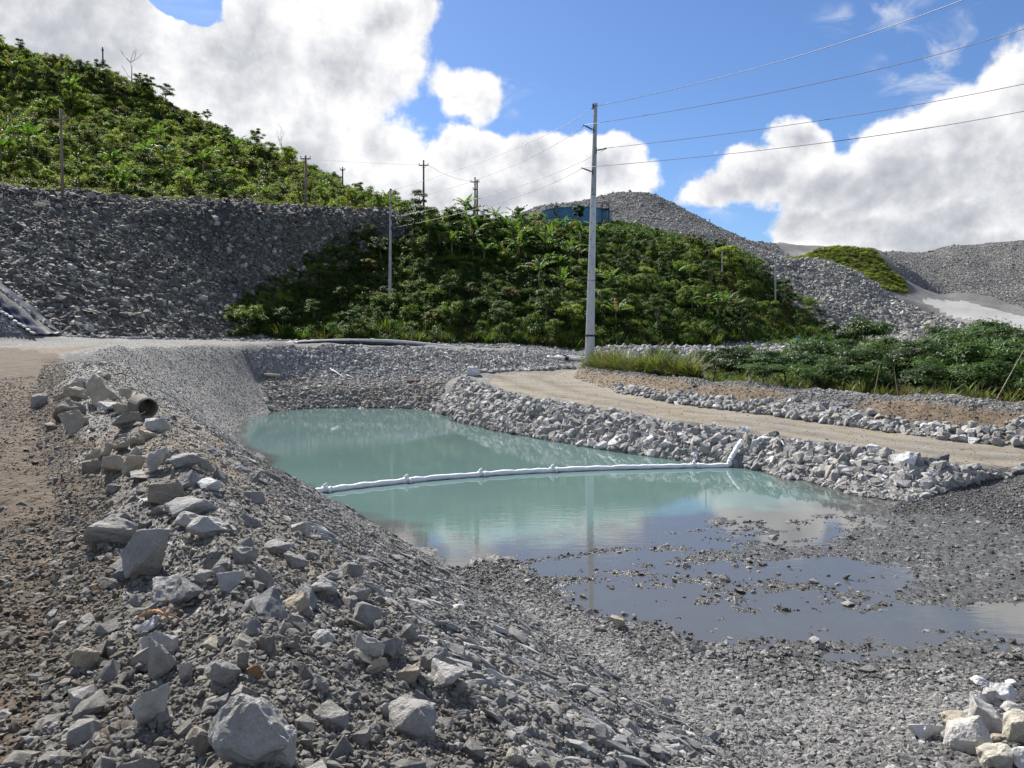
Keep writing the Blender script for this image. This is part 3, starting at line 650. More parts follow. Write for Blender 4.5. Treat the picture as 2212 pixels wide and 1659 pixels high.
# stuff: loose stones, one object per named stretch, placed by points
def scatter_object(name, pts, rot, scl, pick, meshes):
    c = bpy.data.collections.new(name + '_stones')
    for i, me in enumerate(meshes): c.objects.link(bpy.data.objects.new('%s_stone_%02d' % (name, i), me))
    me = bpy.data.meshes.new(name); me.vertices.add(len(pts)); me.vertices.foreach_set('co', np.asarray(pts, np.float32).ravel())
    for an, typ, val in (('rot', 'FLOAT_VECTOR', rot), ('scl', 'FLOAT_VECTOR', scl)):
        a = me.attributes.new(an, typ, 'POINT'); a.data.foreach_set('vector', np.asarray(val, np.float32).ravel())
    a = me.attributes.new('pick', 'INT', 'POINT'); a.data.foreach_set('value', np.asarray(pick, np.int32))
    o = link(bpy.data.objects.new(name, me))
    t = bpy.data.node_groups.new(name + '_scatter', 'GeometryNodeTree')
    t.interface.new_socket('Geometry', in_out='INPUT', socket_type='NodeSocketGeometry'); t.interface.new_socket('Geometry', in_out='OUTPUT', socket_type='NodeSocketGeometry')
    n = t.nodes; gi = n.new('NodeGroupInput'); go = n.new('NodeGroupOutput'); ip = n.new('GeometryNodeInstanceOnPoints'); ci = n.new('GeometryNodeCollectionInfo')
    ci.inputs['Collection'].default_value = c; ci.inputs['Separate Children'].default_value = True; ci.inputs['Reset Children'].default_value = True
    def na(nm, ty):
        x = n.new('GeometryNodeInputNamedAttribute'); x.data_type = ty; x.inputs['Name'].default_value = nm; return x.outputs['Attribute']
    t.links.new(gi.outputs[0], ip.inputs['Points']); t.links.new(ci.outputs[0], ip.inputs['Instance']); ip.inputs['Pick Instance'].default_value = True
    t.links.new(na('pick', 'INT'), ip.inputs['Instance Index']); t.links.new(na('rot', 'FLOAT_VECTOR'), ip.inputs['Rotation']); t.links.new(na('scl', 'FLOAT_VECTOR'), ip.inputs['Scale'])
    t.links.new(ip.outputs[0], go.inputs[0])
    md = o.modifiers.new('scatter', 'NODES'); md.node_group = t
    tag(o, kind='stuff'); return o

def eulers(nrm, yaw):
    """z axis on nrm, turned by yaw -> XYZ euler angles"""
    n = nrm; a = np.stack([np.cos(yaw), np.sin(yaw), np.zeros_like(yaw)], 1)
    x = a - n * (a * n).sum(1, keepdims=True); x /= np.linalg.norm(x, axis=1, keepdims=True); y = np.cross(n, x)
    ry = np.arcsin(np.clip(-x[:, 2], -1, 1)); rx = np.arctan2(y[:, 2], n[:, 2]); rz = np.arctan2(x[:, 1], x[:, 0])
    return np.stack([rx, ry, rz], 1)

def polar_points(poly, n, rmin=0, rmax=1e9, keepf=None):
    P = np.array([p[:2] for p in poly]); r = np.hypot(P[:, 0], P[:, 1]); a = np.arctan2(P[:, 0], P[:, 1])
    r0, r1 = max(1.0, r.min() * .6, rmin), min(r.max(), rmax); a0, a1 = max(a.min() - .02, -43 * D2R), min(a.max() + .02, 43 * D2R)
    X = []; Y = []; tot = 0
    for _ in range(60):
        rr = np.exp(RNG.uniform(math.log(r0), math.log(r1), n)); aa = RNG.uniform(a0, a1, n)
        x = rr * np.sin(aa); y = rr * np.cos(aa); m = pip(x, y, poly)
        if keepf is not None: m &= keepf(x, y)
        X.append(x[m]); Y.append(y[m]); tot += m.sum()
        if tot >= n: break
    return np.concatenate(X)[:n], np.concatenate(Y)[:n]

SMALL = {}
def small_set(key, k=8, flat=.62):
    if (key, flat) not in SMALL:
        SMALL[(key, flat)] = [rock_mesh('stone_%s_%d' % (key, i), M[key], seed=100 + i + int(flat * 100), n=11 + i % 4, bev=.04 if i % 2 else 0, flat=1, box=.3 * (i % 2)) for i in range(k)]
    return SMALL[(key, flat)]

def scatter(name, poly, n, s0, sig, smin, smax, mat, flat=(.4, .8), tilt=.45, keepf=None, rmin=0, rmax=1e9, sink=.22, px=None):
    x, y = polar_points(poly, n, rmin, rmax, keepf)
    s = np.clip(s0 * np.exp(RNG.normal(0, sig, len(x))), smin, smax)
    if px is not None: s = np.maximum(s, px * np.hypot(x, y) / 769.0)       # no finer than the eye can tell at that range
    nr = normals(x, y) + RNG.normal(0, tilt, (len(x), 3)); nr /= np.linalg.norm(nr, axis=1, keepdims=True)
    f = RNG.uniform(flat[0], flat[1], len(x)); asp = RNG.uniform(.65, 1.0, len(x))
    scl = np.stack([s, s * asp, s * f], 1)
    z = H(x, y) + s * f * (.5 - sink)
    ms = small_set(mat)
    return scatter_object(name, np.stack([x, y, z], 1), eulers(nr, RNG.uniform(0, 6.28, len(x))), scl, RNG.integers(0, len(ms), len(x)), ms)

def slabs(name, poly, n, lo, hi, fall, mat, rmax=1e9, keepf=None):
    x, y = polar_points(poly, n, 0, rmax, keepf); s = RNG.uniform(lo, hi, len(x)); nr = unit_(normals(x, y) + RNG.normal(0, .1, (len(x), 3)))
    yaw = math.atan2(fall[1], fall[0]) + RNG.normal(0, .22, len(x)); ms = small_set(mat)
    return scatter_object(name, np.stack([x, y, H(x, y) + s * .03], 1), eulers(nr, yaw), np.stack([s, s * RNG.uniform(.14, .32, len(x)), s * RNG.uniform(.1, .22, len(x))], 1), RNG.integers(0, len(ms), len(x)), ms)
def unit_(a): return a / np.linalg.norm(a, axis=1, keepdims=True)
def dry(x, y): return H(x, y) > -.02
DB = dline(L['berm'])
scatter('ridge_grit', POLY['rubble'], 110000, .013, .55, .006, .05, 'grit', rmax=30, px=1.3, tilt=.6)
scatter('ridge_rubble', POLY['rubble'], 6500, .031, .5, .016, .11, 'rockmixed', rmax=30, sink=.3, px=1.8)
scatter('ridge_stones', POLY['rubble'], 550, .085, .4, .05, .18, 'rockmixed', rmax=32, sink=.3)
scatter('track_stones', POLY['track'], 5000, .022, .6, .008, .12, 'rockmixed', flat=(.3, .55), rmax=24, sink=.35, px=1.2)
scatter('track_clods', POLY['track'], 26000, .015, .6, .006, .08, 'clod', flat=(.35, .7), rmax=26, sink=.3, px=1.2, keepf=lambda x, y: fbm(x * .8, y * .5, 64, 3) > RNG.uniform(-.25, .25, len(x)))
scatter('slope_gravel', POLY['slope'], 110000, .019, .5, .008, .09, 'rock', px=1.15, tilt=.3)
scatter('slope_dirt', POLY['slope'], 26000, .02, .5, .010, .07, 'grit', px=1.2, tilt=.3, rmax=16, keepf=lambda x, y: fbm((x * -.44 + y * .9) * 2.2, (x * .9 + y * .44) * .12, 61, 3) + .35 * (((x * .9 + y * .44) < 2.3)) > RNG.uniform(.05, .4, len(x)))
slabs('slope_slabs', POLY['slope'], 1500, .08, .34, (.9, .44), 'rockpale', 40)
slabs('far_bank_slabs', POLY['farslope'], 500, .25, .8, (.35, -.93), 'rockpale')
scatter('slope_stones', POLY['slope'], 900, .09, .4, .05, .22, 'rock', flat=(.25, .5), px=2.2, tilt=.25, sink=.3)
scatter('shore_gravel', POLY['flat'], 125000, .034, .45, .014, .10, 'rockgravel', flat=(.3, .7), tilt=.35, px=1.2, keepf=lambda x, y: dry(x, y) & (samp(wet, x, y) < RNG.uniform(.15, .8, len(x))))
scatter('wet_gravel', POLY['flat'], 80000, .036, .45, .015, .11, 'rockwet', flat=(.3, .7), tilt=.35, px=1.2, keepf=lambda x, y: (H(x, y) > -.012) & (samp(wet, x, y) > RNG.uniform(.1, .7, len(x))) & (samp(MASK['mud'], x, y) < RNG.uniform(.0, 1.08, len(x))))
scatter('shore_stones', POLY['flat'], 500, .10, .4, .06, .22, 'rockgravel', flat=(.3, .6), keepf=dry)
scatter('riprap_filler', POLY['bank'], 26000, .10, .5, .05, .28, 'rock', px=1.8, keepf=dry)
scatter('riprap_stones', [(p[0] - .3, p[1] - .2) for p in L['bank']] + [p[:2] for p in reversed(L['banktoe'])] + [p[:2] for p in reversed(L['shoreright'])], 2600, .26, .38, .12, .48, 'rock', flat=(.45, .85), tilt=.6, keepf=dry, sink=.15)
scatter('bench_rubble', POLY['benchwall'], 9000, .11, .5, .06, .4, 'rockmixed', px=1.6, keepf=dry)
scatter('far_bank_gravel', POLY['farslope'], 26000, .09, .55, .05, .4, 'rock', px=1.3)
scatter('windrow_rubble', POLY['row'], 2600, .18, .5, .08, .45, 'rock', px=1.8)
scatter('roadside_rubble', [p[:2] for p in L['berm']] + [(p[0], p[1] - .3) for p in reversed(L['roadout'])], 8000, .11, .55, .05, .4, 'rock', px=1.7, keepf=lambda x, y: (samp(soil, x, y) < RNG.uniform(-.15, .6, len(x))) & (samp(DB, x, y) > 1.0 + .5 * fbm(x, y, 87, 2)))
scatter('berm_rim_gravel', [(p[0] + .2, p[1] + .6) for p in L['berm']] + [(p[0] - .5, p[1] - 1.3) for p in reversed(L['berm'])], 6000, .05, .5, .025, .2, 'rock', px=1.2, keepf=lambda x, y: samp(soil, x, y) < RNG.uniform(0, .8, len(x)))
scatter('roadside_stones', [(p[0], p[1] + 1.5) for p in L['roadout'][1:]] + [(p[0], p[1] - .5) for p in reversed(L['roadout'][1:])], 1300, .26, .4, .12, .46, 'rock', tilt=.5, sink=.15)
scatter('berm_soil_clods', POLY['berm'], 3500, .035, .6, .015, .14, 'clod', flat=(.4, .8), px=1.2, sink=.3, keepf=lambda x, y: samp(soil, x, y) > RNG.uniform(.2, .9, len(x)))
scatter('road_chips', POLY['road'], 1500, .035, .5, .02, .12, 'rock', flat=(.2, .35), px=1.1, sink=.35)
scatter('waste_rock', POLY['dump'], 120000, .18, .6, .08, 1.1, 'rockdump', flat=(.35, .75), tilt=.5, px=1.1, keepf=lambda x, y: fbm(x * .42 - y * .2, x * .05 + y * .1, 38, 3) + .035 * (samp(GZ, x, y) - 14) < RNG.uniform(-.3, .6, len(x)))
scatter('waste_rock_lip', POLY['dumptop'], 7000, .3, .5, .15, 1.0, 'rockdump', px=1.5)
LINP = [hit(a, b)[:2] for a, b in ((-30, 585), (40, 640), (90, 684), (146, 730), (66, 731), (20, 695), (-60, 640))]
scatter('spur_rubble', POLY['spur'] , 8000, .13, .5, .06, .4, 'rock', px=1.4, keepf=lambda x, y: ~pip(x, y, LINP))
scatter('spur_back_rubble', POLY['spurback'], 6000, .2, .5, .08, .6, 'rock', px=1.4)
scatter('heap_rock', POLY['heap'], 85000, .2, .5, .1, 1.1, 'rockwarm', tilt=.45, px=.7)
scatter('knoll_rock', POLY['knoll'] , 40000, .18, .6, .1, 1.6, 'rockwarm', tilt=.5, px=1.0)
scatter('knoll_back_rock', POLY['knoll2'], 6000, .26, .5, .15, 1.2, 'rockwarm', px=1.0)
scatter('terrace_rock', POLY['fardump'], 80000, .2, .45, .1, .9, 'rockwarm', tilt=.4, px=.7)
scatter('yard_rubble', POLY['yardberm'] , 5000, .22, .5, .12, .8, 'rock', px=1.6)
scatter('yard_gravel', [(-32, 60), (-16, 60), (-2, 72), (4, 66), (14, 66), (26, 64), (38, 66), (40, 100), (20, 86), (0, 84), (-32, 84)], 9000, .16, .5, .08, .5, 'rock', px=1.3)
scatter('haul_road_edge_rock', [p[:2] for p in L['knollfoot'][1:]] + [(60, 118), (70, 128), (80, 120), (70, 95), (48, 98)], 3000, .4, .5, .2, 1.1, 'rockwarm', px=1.5)

# ------------------------------------------------------------------ the stones one can tell apart
SHAPES = {
    'block': dict(n=13, box=.75, flat=.8), 'wedge': dict(n=8, box=.2, flat=.9), 'slab': dict(n=13, box=.6, flat=.55),
    'round': dict(n=26, box=.1, flat=.9), 'point': dict(n=9, box=.1, flat=1.2)}
BIG = {}
def big_mesh(shape, var, tone):
    key = (shape, var, tone)
    if key not in BIG:
        BIG[key] = rock_mesh('rock_' + shape, M[tone], seed=hash_(shape) + var * 7, bev=.035 if shape != 'round' else .07, sub=3, disp=.05, **SHAPES[shape])
    return BIG[key]
def hash_(s): return sum(ord(c) * (i + 3) for i, c in enumerate(s)) % 997
ROCKS = []
def place_rock(name, px, pyb, w, h, shape, tone, label, cat='rock', group=None, depth=.9, rz=None, tilt=.16, var=None, sink=.24):
    p = hit(px, pyb)
    if px > 1990 and pyb > 1480: w, h = w * 1.18, h * 1.18
    d = p.y; W = w * d / F * .95; Hh = h * d / F * .98
    rs = random.Random(int(px * 13 + pyb * 7)); var = rs.randrange(5) if var is None else var
    Dp = W * depth * rs.uniform(.8, 1.05)
    dirxy = Vector((p.x, p.y)).normalized()
    c = Vector((p.x + dirxy.x * Dp * .42, p.y + dirxy.y * Dp * .42))
    zc = max(p.z, p.z * .55 + h1(c.x, c.y) * .45)
    o = bpy.data.objects.new(name, big_mesh(shape, var, tone)); link(o)
    o.scale = (W, Dp, Hh * (1 + sink)); o.location = (c.x, c.y, zc + Hh * (.5 - sink * .6))
    o.rotation_euler = (rs.uniform(-tilt, tilt), rs.uniform(-tilt, tilt), (rs.choice((0, math.pi)) + rs.uniform(-.25, .25) if rz is None else rz) - math.atan2(p.x, p.y))
    tag(o, label, cat, group); ROCKS.append(o); return o

B, R = 'boulder', 'rock'
HERO = [
 (B, 223, 874, 68, 68, 'block', 'tan', 'largest tan boulder standing upright on top of the boulder pile by the track'),
 (B, 162, 936, 62, 50, 'wedge', 'tan', 'tan sloping boulder at the front left foot of the boulder pile beside the track'),
 (B, 150, 908, 70, 46, 'block', 'brown', 'soil covered brown boulder just left of the biggest tan boulder'),
 (B, 158, 858, 44, 34, 'slab', 'tan', 'tilted flat tan boulder leaning behind the boulder pile'),
 (R, 262, 894, 38, 24, 'block', 'tan', 'small square tan rock touching the mouth of the concrete pipe'),
 (B, 84, 880, 36, 32, 'round', 'grey', 'grey rounded boulder alone at the track side left of the tan pile'),
 (B, 342, 936, 62, 34, 'slab', 'pale', 'pale grey slab boulder right below the concrete pipe'),
 (R, 320, 950, 38, 26, 'block', 'tan', 'tan rock tucked under the pale slab below the concrete pipe'),
 (R, 296, 964, 34, 28, 'block', 'tan', 'tan rock in the middle between the pipe and the stone cluster'),
 (R, 263, 977, 40, 30, 'block', 'tan', 'tan four sided rock at the top of the cluster by the track'),
 (B, 214, 998, 62, 40, 'wedge', 'tan', 'long tan boulder leaning on two rounder ones in the track side cluster'),
 (B, 199, 1024, 44, 32, 'round', 'brown', 'brown rounded boulder lowest on the left of the track side cluster'),
 (B, 243, 1025, 46, 42, 'block', 'tan', 'middle tan boulder in the bottom row of the track side cluster'),
 (B, 289, 1031, 52, 48, 'wedge', 'tan', 'tan pointed boulder at the right end of the cluster bottom row'),
 (B, 340, 1018, 46, 52, 'point', 'pale', 'pale slab standing on edge right of the tan boulder cluster'),
 (B, 407, 1012, 76, 30, 'slab', 'grey', 'long low grey slab on the ridge crest above the pale standing slab'),
 (R, 245, 1066, 34, 22, 'round', 'grey', 'lone rounded grey rock lying on the muddy flat below the tan cluster'),
 (B, 360, 1092, 76, 54, 'round', 'brown', 'brown bellied boulder half way down the ridge with a dark underside'),
 (B, 414, 1056, 44, 40, 'block', 'blue', 'blue grey upright block just above the brown bellied boulder'),
 (R, 453, 1060, 60, 24, 'slab', 'white', 'white topped flat rock beside the blue grey upright block'),
 (B, 412, 1124, 122, 42, 'slab', 'grey', 'longest grey stone beam buried along the ridge crest'),
 (R, 410, 1142, 66, 36, 'slab', 'pale', 'pale cracked rock in front of the long grey stone beam'),
 (B, 456, 1163, 112, 46, 'slab', 'pale', 'long pale slab with bright top sloping up to the right'),
 (B, 244, 1182, 118, 68, 'block', 'grey', 'big grey oblong boulder lying alone where the mud meets the rubble'),
 (B, 318, 1256, 112, 112, 'wedge', 'grey', 'big angular boulder with a tan left face and dark right face'),
 (R, 322, 1247, 56, 34, 'slab', 'grey', 'flat grey rock leaning against the foot of the big angular boulder'),
 (R, 264, 1258, 40, 36, 'block', 'blue', 'blue grey rock left of the foot of the big angular boulder'),
 (R, 232, 1276, 40, 22, 'slab', 'dark', 'dark flat rock on the mud left below the big angular boulder'),
 (B, 405, 1316, 70, 62, 'wedge', 'blue', 'blue grey wedge boulder with a smooth triangular front face'),
 (B, 530, 1222, 58, 50, 'block', 'grey', 'grey streaked boulder on the ridge crown right of centre'),
 (R, 458, 1228, 40, 42, 'point', 'blue', 'pointed blue rock left of the grey streaked boulder'),
 (R, 600, 1198, 76, 24, 'slab', 'grey', 'thin grey slab lying flat at the edge of the ridge'),
 (R, 640, 1228, 60, 34, 'wedge', 'grey', 'grey sloping slab below the thin flat slab at the ridge edge'),
 (R, 696, 1290, 74, 38, 'block', 'pale', 'pale square rock with a second slab lying on its back edge'),
 (R, 703, 1259, 84, 20, 'slab', 'grey', 'flat grey slab resting behind the pale square rock'),
 (R, 440, 1262, 44, 28, 'slab', 'pale', 'pale small slab between the pointed blue rock and the blue wedge'),
 (R, 480, 1240, 42, 28, 'block', 'pale', 'pale lumpy rock between the pointed blue rock and the streaked boulder'),
 (R, 545, 1375, 44, 38, 'block', 'blue', 'blue rock with a pale stripe in the middle of the ridge rubble'),
 (R, 320, 1370, 54, 34, 'wedge', 'white', 'white rock under the orange dry branch'),
 (B, 351, 1466, 62, 90, 'block', 'grey', 'tall grey boulder with a white cap below the orange dry branch'),
 (R, 184, 1450, 64, 54, 'round', 'tan', 'tan rounded rock alone at the edge of the stony track'),
 (R, 158, 1432, 30, 34, 'block', 'brown', 'small brown rock touching the back of the tan rounded rock'),
 (B, 484, 1486, 76, 58, 'round', 'grey', 'purple grey lumpy boulder beside the rust orange rock'),
 (R, 549, 1468, 34, 30, 'round', 'rust', 'rust orange rock in the ridge rubble'),
 (R, 524, 1450, 28, 44, 'slab', 'brown', 'thin brown slab standing on end above the rust orange rock'),
 (R, 402, 1473, 32, 46, 'slab', 'pale', 'narrow pale rock leaning right between tall grey boulder and lumpy boulder'),
 (B, 330, 1576, 86, 92, 'point', 'pale', 'pale pyramid shaped boulder in the lower left foreground'),
 (B, 552, 1672, 205, 165, 'slab', 'grey', 'largest foreground boulder with white ridge edge and brown earthy front'),
 (B, 602, 1662, 86, 86, 'round', 'pale', 'pale rounded boulder leaning on the right of the largest foreground boulder'),
 (B, 438, 1640, 48, 50, 'block', 'brown', 'brown block wedged on the left of the largest foreground boulder'),
 (R, 716, 1577, 88, 42, 'slab', 'grey', 'flat topped grey rock with a dark front in the centre foreground'),
 (R, 474, 1536, 46, 32, 'block', 'grey', 'grey rock above the back edge of the largest foreground boulder'),
 (R, 700, 1398, 54, 34, 'round', 'pale', 'pale rounded rock with a bright top on the right of the ridge'),
 (R, 575, 1416, 46, 42, 'block', 'brown', 'brown muddy block left of the pale rounded rock'),
 (R, 630, 1408, 44, 34, 'block', 'brown', 'brown flat faced block between the muddy block and pale rounded rock'),
 (R, 690, 1500, 44, 42, 'round', 'grey', 'grey rounded rock above the flat topped dark fronted rock'),
 (B, 893, 1597, 126, 68, 'slab', 'grey', 'widest flat slab boulder near the bottom centre'),
 (B, 799, 1427, 68, 58, 'block', 'pale', 'pale boulder with a dark left side at the ridge shoulder'),
 (B, 845, 1432, 72, 48, 'wedge', 'blue', 'blue grey wedge leaning on the right of the pale shoulder boulder'),
 (R, 883, 1480, 58, 50, 'block', 'tan', 'tan rock between two grey boulders above the widest flat slab'),
 (B, 966, 1502, 90, 62, 'wedge', 'pale', 'pale topped boulder with a black shadowed front on the ridge shoulder'),
 (R, 935, 1452, 56, 48, 'round', 'grey', 'grey rock behind the pale topped boulder on the shoulder'),
 (R, 903, 1535, 54, 44, 'block', 'blue', 'blue grey block standing behind the widest flat slab'),
 (R, 814, 1464, 58, 34, 'wedge', 'tan', 'tan sloping rock right below the pale shoulder boulder'),
 (R, 1112, 1656, 48, 38, 'round', 'cream', 'cream rounded rock at the bottom edge just right of the slab'),
 (R, 884, 1390, 42, 40, 'point', 'grey', 'grey pointed rock at the top of the streaked gravel slope'),
 (R, 838, 1555, 40, 34, 'block', 'pale', 'pale rock touching the left end of the widest flat slab'),
 (R, 780, 1612, 46, 36, 'block', 'grey', 'grey squarish rock left below the widest flat slab'),
 (R, 1000, 1560, 34, 22, 'block', 'blue', 'blue rock at the right end of the widest flat slab'),
 (R, 1334, 1362, 34, 30, 'point', 'tan', 'lone tan rock at the near edge of the shallow puddle'),
 (R, 1507, 1418, 52, 22, 'slab', 'dark', 'dark rock half buried in wet gravel right of the lone tan rock'),
 (B, 2092, 1634, 88, 74, 'round', 'pale', 'largest pale boulder of the white heap in the lower right corner'),
 (B, 2138, 1594, 78, 68, 'block', 'pale', 'pale grey slab standing behind the largest boulder of the white heap'),
 (R, 1999, 1605, 66, 34, 'wedge', 'white', 'white wedge rock alone on the gravel left of the white heap'),
 (R, 2062, 1573, 50, 24, 'round', 'tan', 'tan oval rock behind the largest boulder of the white heap'),
 (R, 2113, 1528, 30, 30, 'block', 'white', 'white square rock at the upper left of the white heap'),
 (R, 2134, 1530, 34, 34, 'slab', 'pale', 'pale grey slab touching the white square rock of the heap'),
 (R, 2163, 1528, 48, 42, 'block', 'white', 'white block with a slanting top at the upper right of the heap'),
 (R, 2160, 1534, 34, 16, 'slab', 'pale', 'small pale slab under the white slanting block'),
 (R, 2119, 1488, 40, 18, 'slab', 'white', 'white jagged slab highest in the white heap'),
 (B, 2202, 1612, 66, 64, 'round', 'cream', 'cream boulder on the right side of the white heap at the picture edge'),
 (R, 2190, 1550, 50, 24, 'slab', 'pale', 'pale long slab above the cream boulder of the white heap'),
 (B, 2148, 1668, 66, 46, 'round', 'cream', 'cream domed boulder at the bottom edge of the white heap'),
 (R, 2152, 1622, 28, 32, 'point', 'tan', 'small yellowish rock between cream and pale boulders of the heap'),
 (B, 2206, 1672, 54, 60, 'wedge', 'white', 'white faced slab boulder in the bottom right corner'),
 (R, 2186, 1488, 28, 14, 'slab', 'white', 'white flat rock standing apart above the white heap'),
 (B, 1957, 1020, 50, 40, 'block', 'white', 'largest white boulder on the riprap bank'),
 (R, 1642, 975, 40, 26, 'slab', 'white', 'white slab on the bank above the bent end of the boom'),
 (R, 1616, 967, 30, 26, 'block', 'tan', 'tan brown block on the bank just above the boom end'),
 (R, 1886, 983, 36, 22, 'slab', 'white', 'white slab with a raised tip at the riprap bank top'),
 (R, 1764, 982, 32, 18, 'slab', 'white', 'white flat stone in the upper middle of the riprap bank'),
 (B, 1792, 983, 34, 26, 'round', 'dark', 'dark smooth boulder beside the white flat stone on the bank'),
 (R, 1726, 1004, 26, 23, 'wedge', 'white', 'white wedge rock half way down the riprap bank'),
 (R, 1777, 999, 26, 19, 'block', 'white', 'white chipped rock below the dark smooth boulder on the bank'),
 (R, 1868, 1023, 18, 15, 'block', 'tan', 'yellow tan rock low on the riprap bank'),
 (R, 1882, 1018, 20, 17, 'block', 'white', 'white rock touching the yellow tan rock on the bank'),
 (R, 1761, 1031, 34, 15, 'slab', 'pale', 'pale flat rock at the water edge of the riprap bank'),
 (R, 1738, 1028, 30, 20, 'block', 'grey', 'grey rock at the water edge left of the pale flat rock'),
 (R, 1798, 1035, 30, 30, 'point', 'dark', 'dark pointed slab low on the bank right of the pale flat rock'),
 (B, 1997, 1063, 36, 26, 'block', 'pale', 'pale boulder at the right foot of the riprap bank'),
 (R, 2017, 1046, 24, 26, 'point', 'white', 'white pointed rock above the pale boulder at the bank foot'),
 (R, 1980, 1068, 20, 10, 'slab', 'white', 'white small slab at the foot of the bank by the gravel'),
 (R, 1756, 1020, 28, 18, 'block', 'dark', 'dark block low in the middle of the riprap bank'),
 (R, 1868, 1002, 32, 14, 'slab', 'white', 'white long stone in the middle right of the riprap bank'),
 (R, 1690, 975, 18, 20, 'slab', 'cream', 'cream oval stone on the upper bank right of the boom end'),
 (R, 1608, 942, 26, 20, 'point', 'white', 'white pointed stone on top of the bank above the tan block'),
 (B, 1022, 812, 30, 22, 'round', 'white', 'white boulder at the corner where the bank meets the road bend'),
 (R, 1672, 950, 24, 18, 'block', 'dark', 'dark block at the top edge of the bank under the road'),
 (R, 2030, 998, 40, 18, 'block', 'dark', 'dark long block on the bank top near the right of the road'),
 (R, 1965, 996, 44, 18, 'block', 'grey', 'grey long block on the bank top above the largest white boulder'),
 (R, 1830, 1215+40, 14, 14, 'point', 'dark', 'small dark pointed stone standing in the shallow puddle'),
]
for nm, px, py, ww, hh, sh, tn, lab in HERO: place_rock(nm, px, py, ww, hh, sh, tn, lab, nm)

# the next largest stones, by stretch; the photograph tells these apart only as a group
def rock_row(name, poly, n, smin, smax, tones, label, group, flat=(.45, .85), tilt=.5, keepf=dry, var=5):
    x, y = polar_points(poly, n * 6, keepf=keepf); got = []
    for i in range(len(x)):
        if len(got) >= n: break
        s = random.uniform(smin, smax)
        if any((x[i] - a) ** 2 + (y[i] - b) ** 2 < ((s + c) * .42) ** 2 for a, b, c in got): continue
        if any((x[i] - r.location.x) ** 2 + (y[i] - r.location.y) ** 2 < (s * .5 + r.scale.x * .5) ** 2 for r in ROCKS[:len(HERO)]): continue
        got.append((x[i], y[i], s))
    P = np.array(got); nr = normals(P[:, 0], P[:, 1]) + RNG.normal(0, tilt, (len(P), 3)); nr /= np.linalg.norm(nr, axis=1, keepdims=True)
    eu = eulers(nr, RNG.uniform(0, 6.28, len(P)))
    for (a, b, s), e in zip(got, eu):
        f = random.uniform(*flat); tn = random.choice(tones)
        o = link(bpy.data.objects.new(name, big_mesh(random.choice(('block', 'wedge', 'slab', 'block', 'point')), random.randrange(var), tn)))
        o.scale = (s, s * random.uniform(.65, 1), s * f); o.location = (a, b, h1(a, b) + s * f * .28); o.rotation_euler = e
        tag(o, label, 'rock', group); ROCKS.append(o)
rock_row('rock', [p[:2] for p in L['bank'][3:]] + [p[:2] for p in reversed(L['banktoe'][:2])] + [p[:2] for p in reversed(L['shoreright'][3:])], 82, .34, .60, ['grey', 'grey', 'blue', 'blue', 'pale', 'white', 'dark', 'grey'], 'angular grey or whitish rock of the riprap bank between pond and dirt road', 'riprap rocks on the pond bank')
rock_row('rock', [(p[0], p[1] + 1.5) for p in L['roadout'][2:]] + [(p[0], p[1] - .4) for p in reversed(L['roadout'][2:])], 55, .30, .52, ['grey', 'pale', 'grey', 'white', 'blue'], 'angular grey rock along the foot of the brown earth berm beyond the road', 'rocks at the foot of the roadside berm')
rock_row('rock', [(p[0] + .5, p[1]) for p in L['track'][1:8]] + [(p[0] - .1, p[1]) for p in reversed(L['crest'][2:10])], 34, .11, .24, ['grey', 'blue', 'brown', 'pale', 'tan', 'grey', 'grey'], 'middle sized grey or brown rock among the rubble of the near ridge', 'loose rocks on the near rubble ridge', keepf=lambda x, y: (y > 2.2) & (y < 16))

rock_row('rock', [hit(a, b)[:2] for a, b in ((95, 925), (110, 868), (180, 822), (262, 832), (300, 880), (290, 925), (215, 948))], 16, .18, .46, ['tan', 'tan', 'brown', 'tan', 'pale'], 'smaller tan or brown rock lying between the big tan boulders beside the concrete pipe', 'rocks of the tan boulder pile', tilt=.3)
# ------------------------------------------------------------------ vegetation
def leaf_mat(name, c0, c1, trans=.38, rough=.55):
    m, k = newmat(name)
    rnd = k.add('ShaderNodeObjectInfo').outputs['Random']; tone = k.attr('tone')
    f = k.math('ADD', k.math('MULTIPLY', tone, .75), k.math('MULTIPLY', rnd, .35), clamp=True)
    c = k.mix(f, c0, c1)
    p = k.add('ShaderNodeBsdfPrincipled', ins={'Roughness': rough, 'Specular IOR Level': .35}); k.l.new(c, p.inputs['Base Color'])
    t = k.add('ShaderNodeBsdfTranslucent'); k.l.new(k.mix(1.0, c, (1.5, 1.7, .7), 'MULTIPLY'), t.inputs[0])
    x = k.add('ShaderNodeMixShader', ins={0: trans}); k.l.new(p.outputs[0], x.inputs[1]); k.l.new(t.outputs[0], x.inputs[2])
    k.l.new(x.outputs[0], k.add('ShaderNodeOutputMaterial').inputs[0]); return m
M['leafdark'] = leaf_mat('dark_green_leaf', (.018, .039, .010), (.058, .10, .023), .32)
M['leafmid'] = leaf_mat('mid_green_leaf', (.036, .072, .015), (.15, .205, .036))
M['leafyellow'] = leaf_mat('yellow_green_leaf', (.085, .13, .022), (.27, .31, .06))
M['leafdeep'] = leaf_mat('deep_green_leaf', (.020, .046, .010), (.066, .125, .022), .3)
M['leafolive'] = leaf_mat('olive_leaf', (.05, .055, .018), (.14, .13, .045))
M['leafbanana'] = leaf_mat('banana_leaf', (.05, .10, .022), (.14, .22, .05), rough=.6)
M['leafdry'] = leaf_mat('dry_leaf', (.10, .07, .035), (.24, .18, .10), .2)
M['grass'] = leaf_mat('tall_grass_blade', (.045, .064, .018), (.165, .18, .06))
